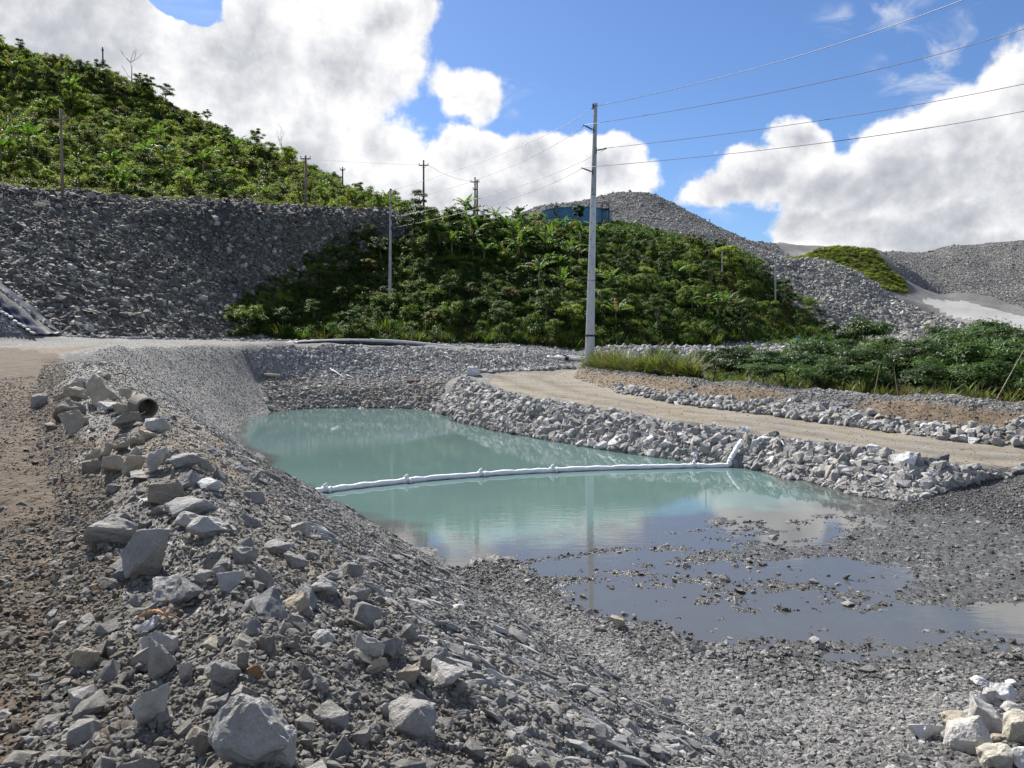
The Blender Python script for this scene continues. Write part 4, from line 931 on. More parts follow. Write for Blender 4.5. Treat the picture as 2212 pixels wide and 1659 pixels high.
def bark_mat(name, c):
    m, k = newmat(name); co = k.add('ShaderNodeTexCoord').outputs['Object']
    mp = k.add('ShaderNodeMapping', ins={'Scale': (6, 6, 1.2)}); k.l.new(co, mp.inputs['Vector'])
    n = k.noise(mp.outputs[0], 4, 5, .65).outputs['Fac']
    finish(k, k.mix(k.smooth(n, .35, .7), tuple(x * .6 for x in c), tuple(x * 1.3 for x in c)), .85, n, .5, .03); return m
M['bark'] = bark_mat('grey_brown_bark', (.13, .11, .085)); M['stalk'] = bark_mat('green_brown_stalk', (.14, .13, .06)); M['drywood'] = bark_mat('bleached_dead_wood', (.30, .26, .22))

def leaves(P, Nn, Ln, Wd, droop=.25, rng=RNG):
    """leaf blades: P centres (n,3), Nn normals, lengths, widths -> verts, quads"""
    n = len(P); a = rng.normal(0, 1, (n, 3)); t = a - Nn * (a * Nn).sum(1, keepdims=True); t /= np.linalg.norm(t, axis=1, keepdims=True) + 1e-9
    b = np.cross(Nn, t)
    Ln = Ln[:, None]; Wd = Wd[:, None]
    v0 = P - t * Ln * .5; v2 = P + t * Ln * .5 - Nn * Ln * droop; m = P + t * Ln * .05 + Nn * Ln * .06
    v1 = m + b * Wd * .5; v3 = m - b * Wd * .5
    V = np.stack([v0, v1, v2, v3], 1).reshape(-1, 3); Q = np.arange(4 * n).reshape(n, 4)
    return V, Q
def unit(a): return a / (np.linalg.norm(a, axis=1, keepdims=True) + 1e-9)
def crown_arrays(seed, R=1.9, zc=2.6, zr=1.4, lobes=8, n=800, leaf=.3, asp=.5, flat=.7, spread=1.0, gap=.35):
    rng = np.random.default_rng(seed)
    c = unit(rng.normal(0, 1, (lobes, 3))) * rng.uniform(.35, .85, (lobes, 1)) * np.array([R, R, zr]) * spread; c[:, 2] += zc
    lr = rng.uniform(.38, .62, lobes) * R * .85 * (8 / max(8, lobes)) ** .6; lt = rng.uniform(0, .55, lobes)
    k = rng.integers(0, lobes, n); d = unit(rng.normal(0, 1, (n, 3))); d[:, 2] = np.where(d[:, 2] < -.35, -d[:, 2], d[:, 2])
    rad = rng.uniform(gap, 1.08, (n, 1)) * rng.choice([1, 1, 1, 1, 1.35], (n, 1)) * lr[k][:, None]
    P = c[k] + d * rad * np.array([1, 1, flat])
    Nn = unit(d * .55 + np.array([0, 0, .75]) + rng.normal(0, .42, (n, 3)))
    L_ = leaf * rng.uniform(.6, 1.35, n)
    V, Q = leaves(P, Nn, L_, L_ * asp, .25, rng); tone = np.clip(lt[k] + rng.uniform(0, .55, n), 0, 1)
    return V, Q, tone, c
def crown_mesh(name, mat, **kw):
    V, Q, tone, c = crown_arrays(**kw); me = npmesh(name, V, Q, [M[mat]], False); fattr(me, 'tone', tone, 'FACE'); return me, c
def trunk_mesh(name, tops, h0, r0, mat='bark', lean=.15, seed=0):
    rs = random.Random(seed); mb = MB(); fx, fy = rs.uniform(-lean, lean), rs.uniform(-lean, lean)
    top = Vector((fx * 2, fy * 2, h0)); mid = Vector((fx * .7, fy * .7, h0 * .5))
    mb.tube([(0, 0, -.4), (0, 0, .1), mid, top], [r0 * 1.3, r0, r0 * .75, r0 * .5], 7)
    for c in tops:
        c = Vector(c); s = mid.lerp(top, rs.uniform(.3, 1)); m = s.lerp(c, .5) + Vector((0, 0, .15))
        mb.tube([s, m, c], [r0 * .42, r0 * .28, r0 * .1], 5)
    return pymesh(name, mb.V, mb.F, [M[mat]], True)

TREEKIT = []
for i in range(9):
    mat = ['leafmid', 'leafdark', 'leafyellow', 'leafmid', 'leafolive', 'leafmid', 'leafdark', 'leafyellow', 'leafmid'][i]
    me, c = crown_mesh('crown', mat, seed=200 + i, R=1.75 + .3 * (i % 3), zc=2.6 + .35 * (i % 4), zr=1.5 + .25 * (i % 3), lobes=13 + i % 6, n=3400, leaf=.155 + .03 * (i % 3), flat=.55 + .1 * (i % 3))
    TREEKIT.append((trunk_mesh('trunk', c[:6], 2.3 + .35 * (i % 4), .11, seed=i), me))
BUSHKIT = []
for i in range(8):
    mat = ['leafmid', 'leafyellow', 'leafdark', 'leafolive', 'leafmid', 'leafyellow', 'leafmid', 'leafdark'][i]
    me, c = crown_mesh('foliage', mat, seed=300 + i, R=1.25, zc=.8, zr=.8, lobes=12, n=1700, leaf=.13 + .025 * (i % 3), flat=.8, asp=.45 + .1 * (i % 2))
    BUSHKIT.append((trunk_mesh('stem', c[:5], .6, .05, seed=50 + i), me))

def banana_parts(seed, h=2.0, n=8, ln=2.3):
    rng = random.Random(seed); st = MB(); st.tube([(0, 0, -.3), (0, 0, h * .5), (.05, 0, h)], [.13, .11, .07], 8)
    out = []
    for i in range(n):
        mb = MB(); a = 2 * math.pi * i / n * 1.62 + rng.uniform(-.3, .3); el = rng.uniform(.55, 1.35); l = ln * rng.uniform(.75, 1.1); w = .27 * rng.uniform(.85, 1.2); seg = 11
        pts = []; p = Vector((0, 0, h - .1)); e = el
        for s in range(seg + 1):
            pts.append(p.copy()); d = Vector((math.cos(a) * math.cos(e), math.sin(a) * math.cos(e), math.sin(e))); p = p + d * l / seg; e -= (1.9 - el * .7) / seg * (.5 + s / seg)
        side = Vector((-math.sin(a), math.cos(a), 0))
        for s in range(1, seg):
            t0 = s / seg; ww = w * math.sin(math.pi * min(1, t0 ** .8 * .97 + .03)) ** .6 + .01; ww2 = w * math.sin(math.pi * min(1, ((s + 1) / seg) ** .8 * .97 + .03)) ** .6 + .01
            for sg in (-1, 1):
                dr = rng.uniform(-.02, .10) + .05; a0, a1 = pts[s], pts[s + 1]; gp = rng.choice((0, .12, .3))
                mb.put([a0, a1, a1.lerp(a0, gp) + side * sg * ww2 + Vector((0, 0, .06 - dr * 2)), a0 + side * sg * ww + Vector((0, 0, .06 - dr))], [(0, 1, 2, 3)])
        mb.tube(pts, [.035 * (1 - .8 * s / seg) for s in range(seg + 1)], 4)
        out.append((mb, rng.random()))
    return st, out
BANKIT = []
for i in range(5):
    st, lv = banana_parts(400 + i, 1.4 + .35 * i, 7 + i % 3, 2.1 + .2 * i)
    ms = []
    for mb, tn in lv:
        me = pymesh('leaf', mb.V, mb.F, [M['leafbanana'] if tn < .9 else M['leafdry']]); fattr(me, 'tone', [tn] * len(mb.F), 'FACE'); ms.append(me)
    BANKIT.append((pymesh('stem', st.V, st.F, [M['stalk']], True), ms))
def fern_parts(seed, h=2.6, n=13, ln=1.9):
    rng = random.Random(seed); tr = MB(); tr.tube([(0, 0, -.4), (.06, .03, h * .5), (0, 0, h)], [.10, .085, .09], 7); mb = MB(); tones = []
    for i in range(n):
        a = 2 * math.pi * i / n + rng.uniform(-.15, .15); e = rng.uniform(.25, .7); l = ln * rng.uniform(.85, 1.1); p = Vector((0, 0, h)); pts = []
        for s in range(13):
            pts.append(p.copy()); p = p + Vector((math.cos(a) * math.cos(e), math.sin(a) * math.cos(e), math.sin(e))) * l / 12; e -= .12
        side = Vector((-math.sin(a), math.cos(a), 0)); k0 = len(mb.F)
        mb.tube(pts, [.02] * 13, 3)
        for s in range(1, 12):
            w = .42 * math.sin(math.pi * (s / 12) ** .7) + .04; d = (pts[s + 1] - pts[s])
            for sg in (-1, 1):
                q = pts[s] + side * sg * w + d * .5 - Vector((0, 0, w * .25))
                mb.put([pts[s], pts[s] + d * .75, q + d * .25], [(0, 1, 2)])
        tones += [rng.uniform(.2, .9)] * (len(mb.F) - k0)
    return tr, mb, tones
FERNKIT = []
for i in range(3):
    tr, mb, tn = fern_parts(500 + i, 1.8 + .6 * i); me = pymesh('fronds', mb.V, mb.F, [M['leafmid']]); fattr(me, 'tone', tn, 'FACE'); FERNKIT.append((pymesh('trunk', tr.V, tr.F, [M['bark']], True), me))

def plant(name, cat, x, y, rz, s, parts, label, group, sz=None, dz=0.0, mats=None):
    r = empty(name, (x, y, h1(x, y) + dz), rz); r.scale = (s, s, s * (sz or 1)); tag(r, label, cat, group)
    for pn, me in parts:
        o = bpy.data.objects.new(pn, me); link(o, r)
    return r
def tree(x, y, i, s, label, group, name='tree', sz=None):
    t, c = TREEKIT[i % len(TREEKIT)]; return plant(name, 'tree', x, y, random.uniform(0, 6.28), s, (('trunk', t), ('crown', c)), label, group, sz)
def bush(x, y, i, s, label, group, sz=None):
    t, c = BUSHKIT[i % len(BUSHKIT)]; return plant('bush', 'bush', x, y, random.uniform(0, 6.28), s, (('stem', t), ('foliage', c)), label, group, sz)
def banana(x, y, i, s, label, group):
    t, ms = BANKIT[i % len(BANKIT)]; return plant('banana_plant', 'banana plant', x, y, random.uniform(0, 6.28), s, [('stem', t)] + [('leaf', m) for m in ms], label, group)
def fern(x, y, i, s, label, group):
    t, m = FERNKIT[i % 3]; return plant('tree_fern', 'tree fern', x, y, random.uniform(0, 6.28), s, (('trunk', t), ('fronds', m)), label, group)
def spaced(poly, n, dmin, keepf=None):
    x, y = polar_points(poly, n * 8, keepf=keepf); got = []
    for a, b in zip(x, y):
        if len(got) >= n: break
        if all((a - c) ** 2 + (b - d) ** 2 > dmin * dmin for c, d in got): got.append((a, b))
    return got
def visible_hill(x, y): return y < 152 - .0 * x

for x, y in spaced(POLY['hill'], 165, 2.4, visible_hill): tree(x, y, random.randrange(9), random.uniform(.4, .72) * random.choice((1, 1, 1, 1.45)), 'leafy tree in the dense growth on the left hillside', 'trees on the left hillside')
for x, y in spaced(POLY['hill'], 130, 2.2, visible_hill): bush(x, y, random.randrange(8), random.uniform(.9, 1.5), 'low green bush between the trees on the left hillside', 'bushes on the left hillside')
for x, y in spaced(POLY['hill'], 26, 5, lambda x, y: y < 140): banana(x, y, random.randrange(5), random.uniform(.8, 1.2), 'wild banana plant with torn leaves on the left hillside', 'banana plants on the left hillside')
moundpoly = POLY['mound']
front = lambda x, y: (y < 121)
for x, y in spaced(moundpoly, 105, 2.6, front): tree(x, y, random.choice((0, 1, 1, 5, 6, 6, 1, 6, 4, 2)), random.uniform(.42, .78) * random.choice((1, 1, 1, 1.4)), 'leafy tree in the dense growth on the green mound behind the pond', 'trees on the green mound')
for x, y in spaced(moundpoly, 150, 1.9, front): bush(x, y, random.choice((0, 2, 4, 6, 7, 1, 3, 2)), random.uniform(.8, 1.3), 'low green bush between the trees on the green mound behind the pond', 'bushes on the green mound')
banpoly = [p[:2] for p in dl((900, 540, 101), (1030, 470, 112), (1300, 560, 112), (1250, 620, 101), (1000, 600, 97))]
for x, y in spaced(banpoly, 48, 1.3): banana(x, y, random.randrange(5), random.uniform(.7, 1.1), 'banana plant in the thicket at the top of the green mound', 'banana plants on the green mound')
for px, py, i in ((1165, 640, 4), (1215, 650, 3), (1320, 640, 2), (1330, 720, 3), (1530, 700, 4), (1550, 705, 3), (1565, 700, 2), (1590, 705, 4), (1460, 625, 2)):
    p = hit(px, py); banana(p.x, p.y, i, random.uniform(.9, 1.15), 'banana plant low down in the bushes of the green mound', 'lower banana plants on the green mound')
for px, py in ((1270, 690), (1300, 680), (1400, 640), (1440, 660), (1490, 620), (1500, 640), (1225, 700), (1180, 700)):
    p = hit(px, py); fern(p.x, p.y, int(px) % 3, random.uniform(.8, 1.1), 'tree fern with spreading fronds on the green mound', 'tree ferns on the green mound')
for px, py in ((425, 240), (432, 245), (445, 250), (497, 262), (455, 245), (230, 180)):
    p = hit(px, py + 12); fern(p.x, p.y, int(px) % 3, random.uniform(.9, 1.2), 'tree fern standing against the sky on the ridge of the left hill', 'tree ferns on the ridge of the left hill')
for px, py in ((140, 700), (20, 345), (65, 352), (355, 385), (440, 395)):
    if py > 500: continue
    p = hit(px, py); banana(p.x, p.y, 4, 1.2, 'tall banana plant at the foot of the left hillside', 'banana plants at the foot of the left hillside')
# a few crowns that stand out against the sky
for px, py, s, i, lab in ((320, 205, 1.0, 1, 'dark tree with layered crown on the ridge of the left hill'), (300, 195, .8, 3, 'dark bushy tree left of the layered tree on the left ridge'), (400, 232, .75, 4, 'reddish green small tree standing on the left ridge near the tree ferns'),
                          (775, 425, .8, 1, 'last leafy tree at the right end of the left hill'), (150, 130, .8, 3, 'rounded tree rising from the ridge left of the bare tree')):
    p = hit(px, py + 10); tree(p.x, p.y, i, s, lab, None)
def vine_tree(px, top, D, R, zr, seed, label):
    me, c = crown_mesh('crown', 'leafdark', seed=seed, R=R, zc=2.6, zr=zr, lobes=16, n=3600, leaf=.2, flat=.9, gap=.4); p = PD(px, top, D); zt = max(v.co.z for v in me.vertices)
    r = empty('vine_covered_tree', (p[0], p[1], p[2] - zt), 0); tag(r, label, 'tree')
    link(bpy.data.objects.new('trunk', trunk_mesh('trunk', c[:6], 2.6, .16, seed=seed)), r); link(bpy.data.objects.new('crown', me), r)
vine_tree(1251, 438, 138, 1.25, 1.9, 901, 'vine covered tree with a wide leafy head in front of the blue tank')
vine_tree(1201, 443, 138, .55, 2.1, 902, 'narrow vine covered tree in front of the blue tank')
pv = PD(1162, 490, 138); t = bush(pv[0], pv[1], 1, 1.3, 'yellow green bush at the left end of the blue tank', None); t.location.z = 25.0
pv = PD(895, 560, 100); tree(pv[0], pv[1], 1, 1.25, 'tall dark tree at the left shoulder of the green mound', None, sz=1.15)
pv = PD(930, 560, 101); tree(pv[0], pv[1], 6, 1.0, 'second dark tree right of the tallest one on the left shoulder of the mound', None, sz=1.2)

# ---- undergrowth as stuff
def clump_set(key, mat, k, n, leaf, zr=.5, asp=.5, R=.75):
    out = []
    for i in range(k):
        me, _ = crown_mesh('clump_%s_%d' % (key, i), mat, seed=600 + i + hash_(key), R=R, zc=.35, zr=zr, lobes=5, n=n, leaf=leaf, flat=.75, asp=asp); out.append(me)
    return out
def scatter_plants(name, poly, n, smin, smax, sets, keepf=None, sink=0.0, tilt=.15, zs=(.8, 1.4)):
    x, y = polar_points(poly, n, keepf=keepf); s = RNG.uniform(smin, smax, len(x))
    nr = np.stack([RNG.normal(0, tilt, len(x)), RNG.normal(0, tilt, len(x)), np.ones(len(x))], 1); nr = unit(nr)
    return scatter_object(name, np.stack([x, y, H(x, y) - sink], 1), eulers(nr, RNG.uniform(0, 6.28, len(x))), np.stack([s, s, s * RNG.uniform(*zs, len(x))], 1), RNG.integers(0, len(sets), len(x)), sets)
UND = clump_set('a', 'leafmid', 2, 480, .12) + clump_set('b', 'leafdark', 2, 480, .13) + clump_set('c', 'leafyellow', 4, 480, .11) + clump_set('d', 'leafolive', 3, 480, .11)
UNDD = clump_set('e', 'leafdeep', 3, 480, .12) + clump_set('f', 'leafmid', 1, 480, .12) + clump_set('g', 'leafolive', 1, 440, .11)
UNDY = clump_set('h', 'leafyellow', 3, 480, .11) + clump_set('i', 'leafolive', 2, 440, .11)
scatter_plants('hillside_undergrowth', POLY['hill'], 9500, .7, 1.8, UND, visible_hill, .15)
scatter_plants('mound_undergrowth', moundpoly, 8000, .55, 1.5, UNDD, None, .1)
scatter_plants('yellow_green_undergrowth', [p[:2] for p in dl((1480, 560, 116), (1600, 580, 116), (1760, 712, 109), (1640, 738, 97), (1560, 690, 104))], 2600, .8, 1.6, UNDY + UND[:3], None, .1)
scatter_plants('ridge_grass_cover', POLY['grass'], 2600, .8, 1.6, UNDY + UND[:2], None, .3, zs=(.5, .9))
scatter_plants('creeping_bushes', [p[:2] for p in dl((470, 722, 78), (540, 650, 86), (640, 590, 93), (800, 520, 101), (880, 545, 101), (640, 735, 83))], 1200, .4, 1.0, UNDY[:4] + UNDD[:3], None, .05)
# crest vegetation along the lip of the dump
scatter_plants('lip_weeds', [(p[0], p[1] + 4) for p in L['dumpcrest'][:-1]] + [p[:2] for p in reversed(L['dumpback'][:-2])], 500, .4, 1.1, UNDY + UND[:2], None, .05)

# ---- grass
def grass_mesh(seed, n=46, ln=1.2, w=.022, lean=.5, mat='grass'):
    rng = np.random.default_rng(seed); V = []; Fc = []; tn = []
    for i in range(n):
        a = rng.uniform(0, 6.28); b = Vector((rng.normal(0, .13), rng.normal(0, .13), 0)); l = ln * rng.uniform(.5, 1.15); e = 1.5 - abs(rng.normal(0, lean * .5)); p = b.copy(); pts = []
        for s in range(5):
            pts.append(p.copy()); p = p + Vector((math.cos(a) * math.cos(e), math.sin(a) * math.cos(e), math.sin(e))) * l / 4; e -= rng.uniform(.1, .55)
        sd = Vector((-math.sin(a), math.cos(a), 0)); o = len(V)
        for s, q in enumerate(pts):
            ww = w * (1 - (s / 4) ** 1.5) + .002; V += [q - sd * ww, q + sd * ww]
        Fc += [(o + 2 * s, o + 2 * s + 1, o + 2 * s + 3, o + 2 * s + 2) for s in range(4)]; tn += [rng.uniform(0, 1)] * 4
    me = pymesh('grass_clump_%d' % seed, V, Fc, [M[mat]]); fattr(me, 'tone', tn, 'FACE'); return me
GR = [grass_mesh(700 + i, 46, 1.0 + .15 * i, mat='grass' if i != 1 else 'leafdark') for i in range(5)]; GRD = [grass_mesh(720 + i, 40, 1.2, .02, .8, 'leafdry') for i in range(2)]
lowfront = [(p[0] + .3, p[1] + 1.4) for p in L['berm']] + [(p[0] + 1, p[1] + 4.5) for p in reversed(L['berm'])]
scatter_plants('tall_grass', [(p[0], p[1]) for p in lowfront[:4]] + [(p[0], p[1]) for p in lowfront[-4:]] + [], 700, .8, 1.5, GR + GRD, None, .05, zs=(.8, 1.2))
scatter_plants('verge_grass', lowfront, 260, .4, .85, GR[::2] + GRD[:1], None, .05, zs=(.8, 1.2))
scatter_plants('meadow_grass', [(13, 56), (14, 44), (22, 42), (24, 58), (18, 62)], 300, .6, 1.0, GR[::2] + GRD, None, .05)
if True: scatter_plants('mound_foot_grass', [(p[0], p[1] - 1.5) for p in L['moundfoot']] + [(p[0], p[1] + 3) for p in reversed(L['moundfoot'])], 700, .7, 1.3, [grass_mesh(740 + i, 46, 1.3, .03, .8, m) for i, m in enumerate(('leafmid', 'leafdark', 'leafdark', 'leafolive'))], None, .05)
scatter_plants('yard_weeds', [(20, 62), (26, 58), (46, 75), (50, 104), (30, 100), (24, 80)], 420, .4, .9, GR[:1] + UNDD, None, .05)

# ---- the thicket beyond the roadside berm: feathery leaved trees and bushes
FEATH = []
for i in range(5):
    V, Q, tone, c = crown_arrays(seed=800 + i, R=1.6 + .15 * i, zc=1.9 + .3 * (i % 3), zr=1.0 + .2 * (i % 2), lobes=13, n=5200, leaf=.20, asp=.28, flat=.5, gap=.25)
    me = npmesh('crown', V, Q, [M['leafdark' if i == 3 else 'leafdeep']], False); fattr(me, 'tone', tone, 'FACE')
    FEATH.append((trunk_mesh('trunk', c[:10], 1.3 + .2 * (i % 3), .055, seed=80 + i), me))
def feather(px, D, top, i, s, label, group=None, wide=1.0):
    p = PD(px, 800, D); x, y = p[0], p[1]; z = h1(x, y); ht = PD(px, top, D)[2] - z
    t, c = FEATH[i]; nat = max(v.co.z for v in c.vertices)
    r = empty('feathery_tree', (x, y, z), random.uniform(0, 6.28)); r.scale = (s * wide, s * wide, ht / nat); tag(r, label, 'tree', group)
    link(bpy.data.objects.new('trunk', t), r); link(bpy.data.objects.new('crown', c), r); return r
FE = [(1440, 50, 765, 0, .8), (1490, 46, 772, 1, .8), (1540, 45, 762, 2, .9), (1600, 44, 757, 3, .9), (1650, 43, 765, 1, .95), (1700, 43, 752, 4, 1.0), (1745, 41, 775, 0, .9), (1790, 44, 745, 2, 1.0), (1850, 41, 772, 3, 1.0), (1900, 44, 748, 1, 1.0), (1950, 41, 785, 0, 1.0),
      (1990, 40, 755, 3, .9), (2030, 42, 745, 2, 1.0), (2070, 38, 770, 4, 1.0), (2110, 40, 730, 1, 1.0), (2150, 37, 760, 0, 1.1), (2200, 39, 720, 3, 1.1), (2250, 36, 740, 2, 1.2), (1760, 36.5, 795, 4, .7), (1880, 35.5, 800, 1, .75), (2010, 34.5, 805, 3, .8), (2130, 33.5, 800, 2, .85), (2230, 32.5, 790, 4, .9), (1660, 38, 795, 2, .7)]
for f in FE: feather(f[0], f[1], f[2] - (14 if f[0] < 1750 else 26), f[3], f[4] * 1.12, 'feathery leaved shrub in the thicket behind the roadside berm', 'shrubs in the thicket behind the berm')
feather(1830, 48, 682, 2, 1.25, 'open feathery tree rising above the thicket in front of the rubble knoll', wide=1.0)
feather(2110, 43, 682, 1, 1.6, 'broad feathery tree with a tall dome crown at the right of the thicket')
feather(2045, 46, 695, 3, 1.0, 'slender feathery tree left of the broad domed one in the thicket')
feather(2205, 44, 695, 4, 1.5, 'dense feathery tree at the right picture edge of the thicket')
scatter_plants('thicket_undergrowth', [(13, 50), (15, 46), (19, 40), (24, 36.5), (29, 34), (40, 34), (42, 46), (30, 52)], 1300, .5, 1.2, UNDD[:5], None, .05)
# ------------------------------------------------------------------ built things
def plain(name, c, rough=.6, metal=0.0, var=.25, sc=6.0, bump=.25, stretch=(1, 1, 1), dirt=None, spec=.4):
    m, k = newmat(name); co = k.add('ShaderNodeTexCoord').outputs['Object']
    mp = k.add('ShaderNodeMapping', ins={'Scale': stretch}); k.l.new(co, mp.inputs['Vector'])
    n = k.noise(mp.outputs[0], sc, 6, .62).outputs['Fac']; n2 = k.noise(mp.outputs[0], sc * .23, 4, .6).outputs['Fac']
    col = k.mix(k.smooth(n, .3, .7), tuple(x * (1 - var) for x in c), tuple(min(.9, x * (1 + var * .6)) for x in c))
    if dirt: col = k.mix(k.smooth(n2, .5, .68, 0, .75), col, dirt)
    finish(k, col, rough, n, bump, .01, metal, spec); return m
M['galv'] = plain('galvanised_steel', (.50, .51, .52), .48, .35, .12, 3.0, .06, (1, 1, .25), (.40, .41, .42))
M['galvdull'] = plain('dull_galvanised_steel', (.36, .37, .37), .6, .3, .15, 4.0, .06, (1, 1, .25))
M['steeldark'] = plain('dark_steel', (.05, .05, .055), .55, .4)
M['polymer'] = plain('insulator_polymer', (.07, .055, .055), .5)
M['woodpole'] = plain('weathered_pole_wood', (.23, .19, .145), .85, 0, .35, 9, .4, (1, 1, .12), (.15, .125, .10))
M['wooddark'] = plain('dark_pole_wood', (.10, .085, .07), .85, 0, .3, 9, .4, (1, 1, .12))
M['cable'] = plain('cable_aluminium', (.10, .10, .11), .5, .3)
M['cloth'] = plain('white_boom_fabric', (.80, .81, .83), .75, 0, .10, 14, .5, (1, 1, 1), (.70, .71, .72))
M['pvc'] = plain('dusty_white_pipe', (.70, .69, .66), .5, 0, .10, 5, .1, (1, 1, 1), (.50, .46, .40))
M['hdpe'] = plain('black_pipe', (.022, .023, .026), .42, 0, .3, 4, .1, (1, 1, 1), (.07, .068, .065))
M['concrete'] = plain('old_concrete', (.17, .155, .13), .9, 0, .25, 12, .4, (1, 1, 1), (.15, .125, .095))
M['liner'] = plain('blue_black_liner', (.016, .024, .05), .62, 0, .3, 3, .3, (1, 1, 1), (.03, .04, .065), .15)
M['sack'] = plain('white_sandbag_cloth', (.62, .62, .61), .85, 0, .15, 20, .4, (1, 1, 1), (.42, .40, .36))
M['bluepaint'] = plain('faded_blue_tank_paint', (.06, .17, .30), .5, .1, .2, 1.5, .05, (1, 1, .3), (.10, .22, .33))
M['bluedrum'] = plain('blue_plastic', (.02, .17, .48), .4)
M['plank'] = plain('red_brown_timber', (.17, .095, .06), .85, 0, .35, 8, .4, (.2, 1, 1), (.11, .075, .055))
M['oldpipe'] = plain('mud_stained_pipe', (.42, .36, .27), .7, 0, .2, 8, .2, (1, 1, 1), (.28, .22, .15))
M['branch'] = plain('orange_dry_branch', (.42, .22, .10), .8, 0, .35, 14, .4)
M['twig'] = plain('grey_brown_twig', (.25, .19, .12), .85, 0, .35, 14, .4)
M['tote'] = plain('milky_tote_plastic', (.62, .63, .62), .45)

def base_of(px, py, D): 
    p = PD(px, py, D); return Vector((p[0], p[1], h1(p[0], p[1])))
V3 = Vector
def part(name, mb, mat, root, **kw):
    o = mb.build(name, M[mat] if isinstance(mat, str) else mat, root, **kw); return o
def insulator(root, a, b):
    """polymer line post: rod with sheds, a fitting at either end"""
    a = V3(a); b = V3(b); d = (b - a); l = d.length; d.normalize(); mb = MB(); pts = []; rad = []
    n = 9
    for i in range(n):
        t = .16 + .68 * i / (n - 1)
        for dt, r in ((-.028, .035), (-.004, .075), (.010, .075), (.03, .035)): pts.append(a + d * l * (t + dt)); rad.append(r)
    mb.tube(pts, rad, 8); o = part('insulator', mb, 'polymer', root, smoothf=True)
    f = MB(); f.tube([a, a + d * l * .17], .03, 6).tube([b - d * l * .17, b], .03, 6).tube([a - V3((0, 0, .2)), a + V3((0, 0, .2))], .035, 6)
    f.tube([b - V3((.07, 0, 0)), b + V3((.07, 0, 0))], .045, 6)
    e = part('bracket', f, 'steeldark', root); return o

# main steel pole
b0 = V3(PD(1273, 786, 55)); t0 = V3(PD(1286.5, 224, 55)); b0.z = min(b0.z, h1(b0.x, b0.y)) - .05
mp_ = empty('power_pole', b0); tag(mp_, 'tall tapered galvanised steel power pole standing at the road bend', 'power pole')
def pole_at(t): return b0.lerp(t0, t)
RB, RT = .345, .135
def pr(t): return RB + (RT - RB) * t
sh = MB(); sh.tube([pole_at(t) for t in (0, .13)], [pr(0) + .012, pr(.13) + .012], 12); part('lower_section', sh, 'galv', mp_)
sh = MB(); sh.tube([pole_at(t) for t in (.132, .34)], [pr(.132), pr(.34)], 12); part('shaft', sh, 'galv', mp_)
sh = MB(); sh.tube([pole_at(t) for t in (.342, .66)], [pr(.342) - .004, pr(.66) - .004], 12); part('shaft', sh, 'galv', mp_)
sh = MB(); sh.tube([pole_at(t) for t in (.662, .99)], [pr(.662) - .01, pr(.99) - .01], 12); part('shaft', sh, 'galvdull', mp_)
sh = MB(); sh.tube([pole_at(.128), pole_at(.136)], [pr(.13) + .02] * 2, 12); part('joint_band', sh, 'steeldark', mp_)
sh = MB(); sh.tube([pole_at(.988), pole_at(1.0)], [pr(1) + .01] * 2, 12); part('cap', sh, 'galvdull', mp_)
for i in range(30):
    t = .03 + .93 * i / 30; sd = (-.62 if i % 2 else .1); c = pole_at(t) + V3((math.sin(sd) * pr(t) * .97, -math.cos(sd) * pr(t) * .97, 0)); mb = MB(); mb.tube([c, c + V3((math.sin(sd) * .045, -math.cos(sd) * .045, 0))], .028, 5); part('step_bolt', mb, 'steeldark', mp_)
def pk(px, py, D=54.7): return V3(PD(px, py, D))
TOPL = pk(1280, 233); insulator(mp_, pk(1282, 281), pk(1262, 270.5)); insulator(mp_, pk(1288.5, 325), pk(1308.5, 320.5)); insulator(mp_, pk(1280, 371.5), pk(1258, 363))
mb = MB(); mb.tube([pk(1284, 228), pk(1279.5, 234)], .04, 6).tube([pk(1281, 224), pk(1281, 236)], .05, 6); part('clamp', mb, 'steeldark', mp_)

# second steel pole on the mound
def steel_pole(name, pb, pt, D, rb, rt, label, group=None, ins=True, D2=None):
    b = V3(PD(*pb, D)); t = V3(PD(*pt, D)); b.z = min(b.z, h1(b.x, b.y)) - .3
    r = empty(name, b); tag(r, label, 'power pole', group)
    m = MB(); m.tube([b, b.lerp(t, .45)], [rb, (rb + rt) / 2], 10); part('lower_section', m, 'galvdull', r)
    m = MB(); m.tube([b.lerp(t, .452), t], [(rb + rt) / 2 - .008, rt], 10); part('shaft', m, 'galvdull', r)
    m = MB(); m.tube([t - V3((0, 0, .1)), t + V3((0, 0, .04))], rt + .02, 10); part('cap', m, 'steeldark', r)
    return r, b, t
p2, b2, t2 = steel_pole('power_pole', (842, 652), (844, 409), 90, .2, .11, 'slim steel power pole rising out of the green mound on its left shoulder')
k90 = lambda px, py: V3(PD(px, py, 89.8))
insulator(p2, k90(845, 437), k90(851, 440)); insulator(p2, k90(845, 470), k90(850, 469)); insulator(p2, k90(845, 493), k90(850, 492))
steel_pole('power_pole', (1560, 652), (1560, 540), 108, .15, .09, 'slim grey pole in front of the right flank of the green mound')
steel_pole('power_pole', (1675, 634), (1675, 556), 112, .16, .11, 'grey pole at the left edge of the rubble knoll')
steel_pole('power_pole', (1533, 535), (1533, 474), 122, .12, .07, 'thin pole on the skyline of the mound left of the rubble knoll')

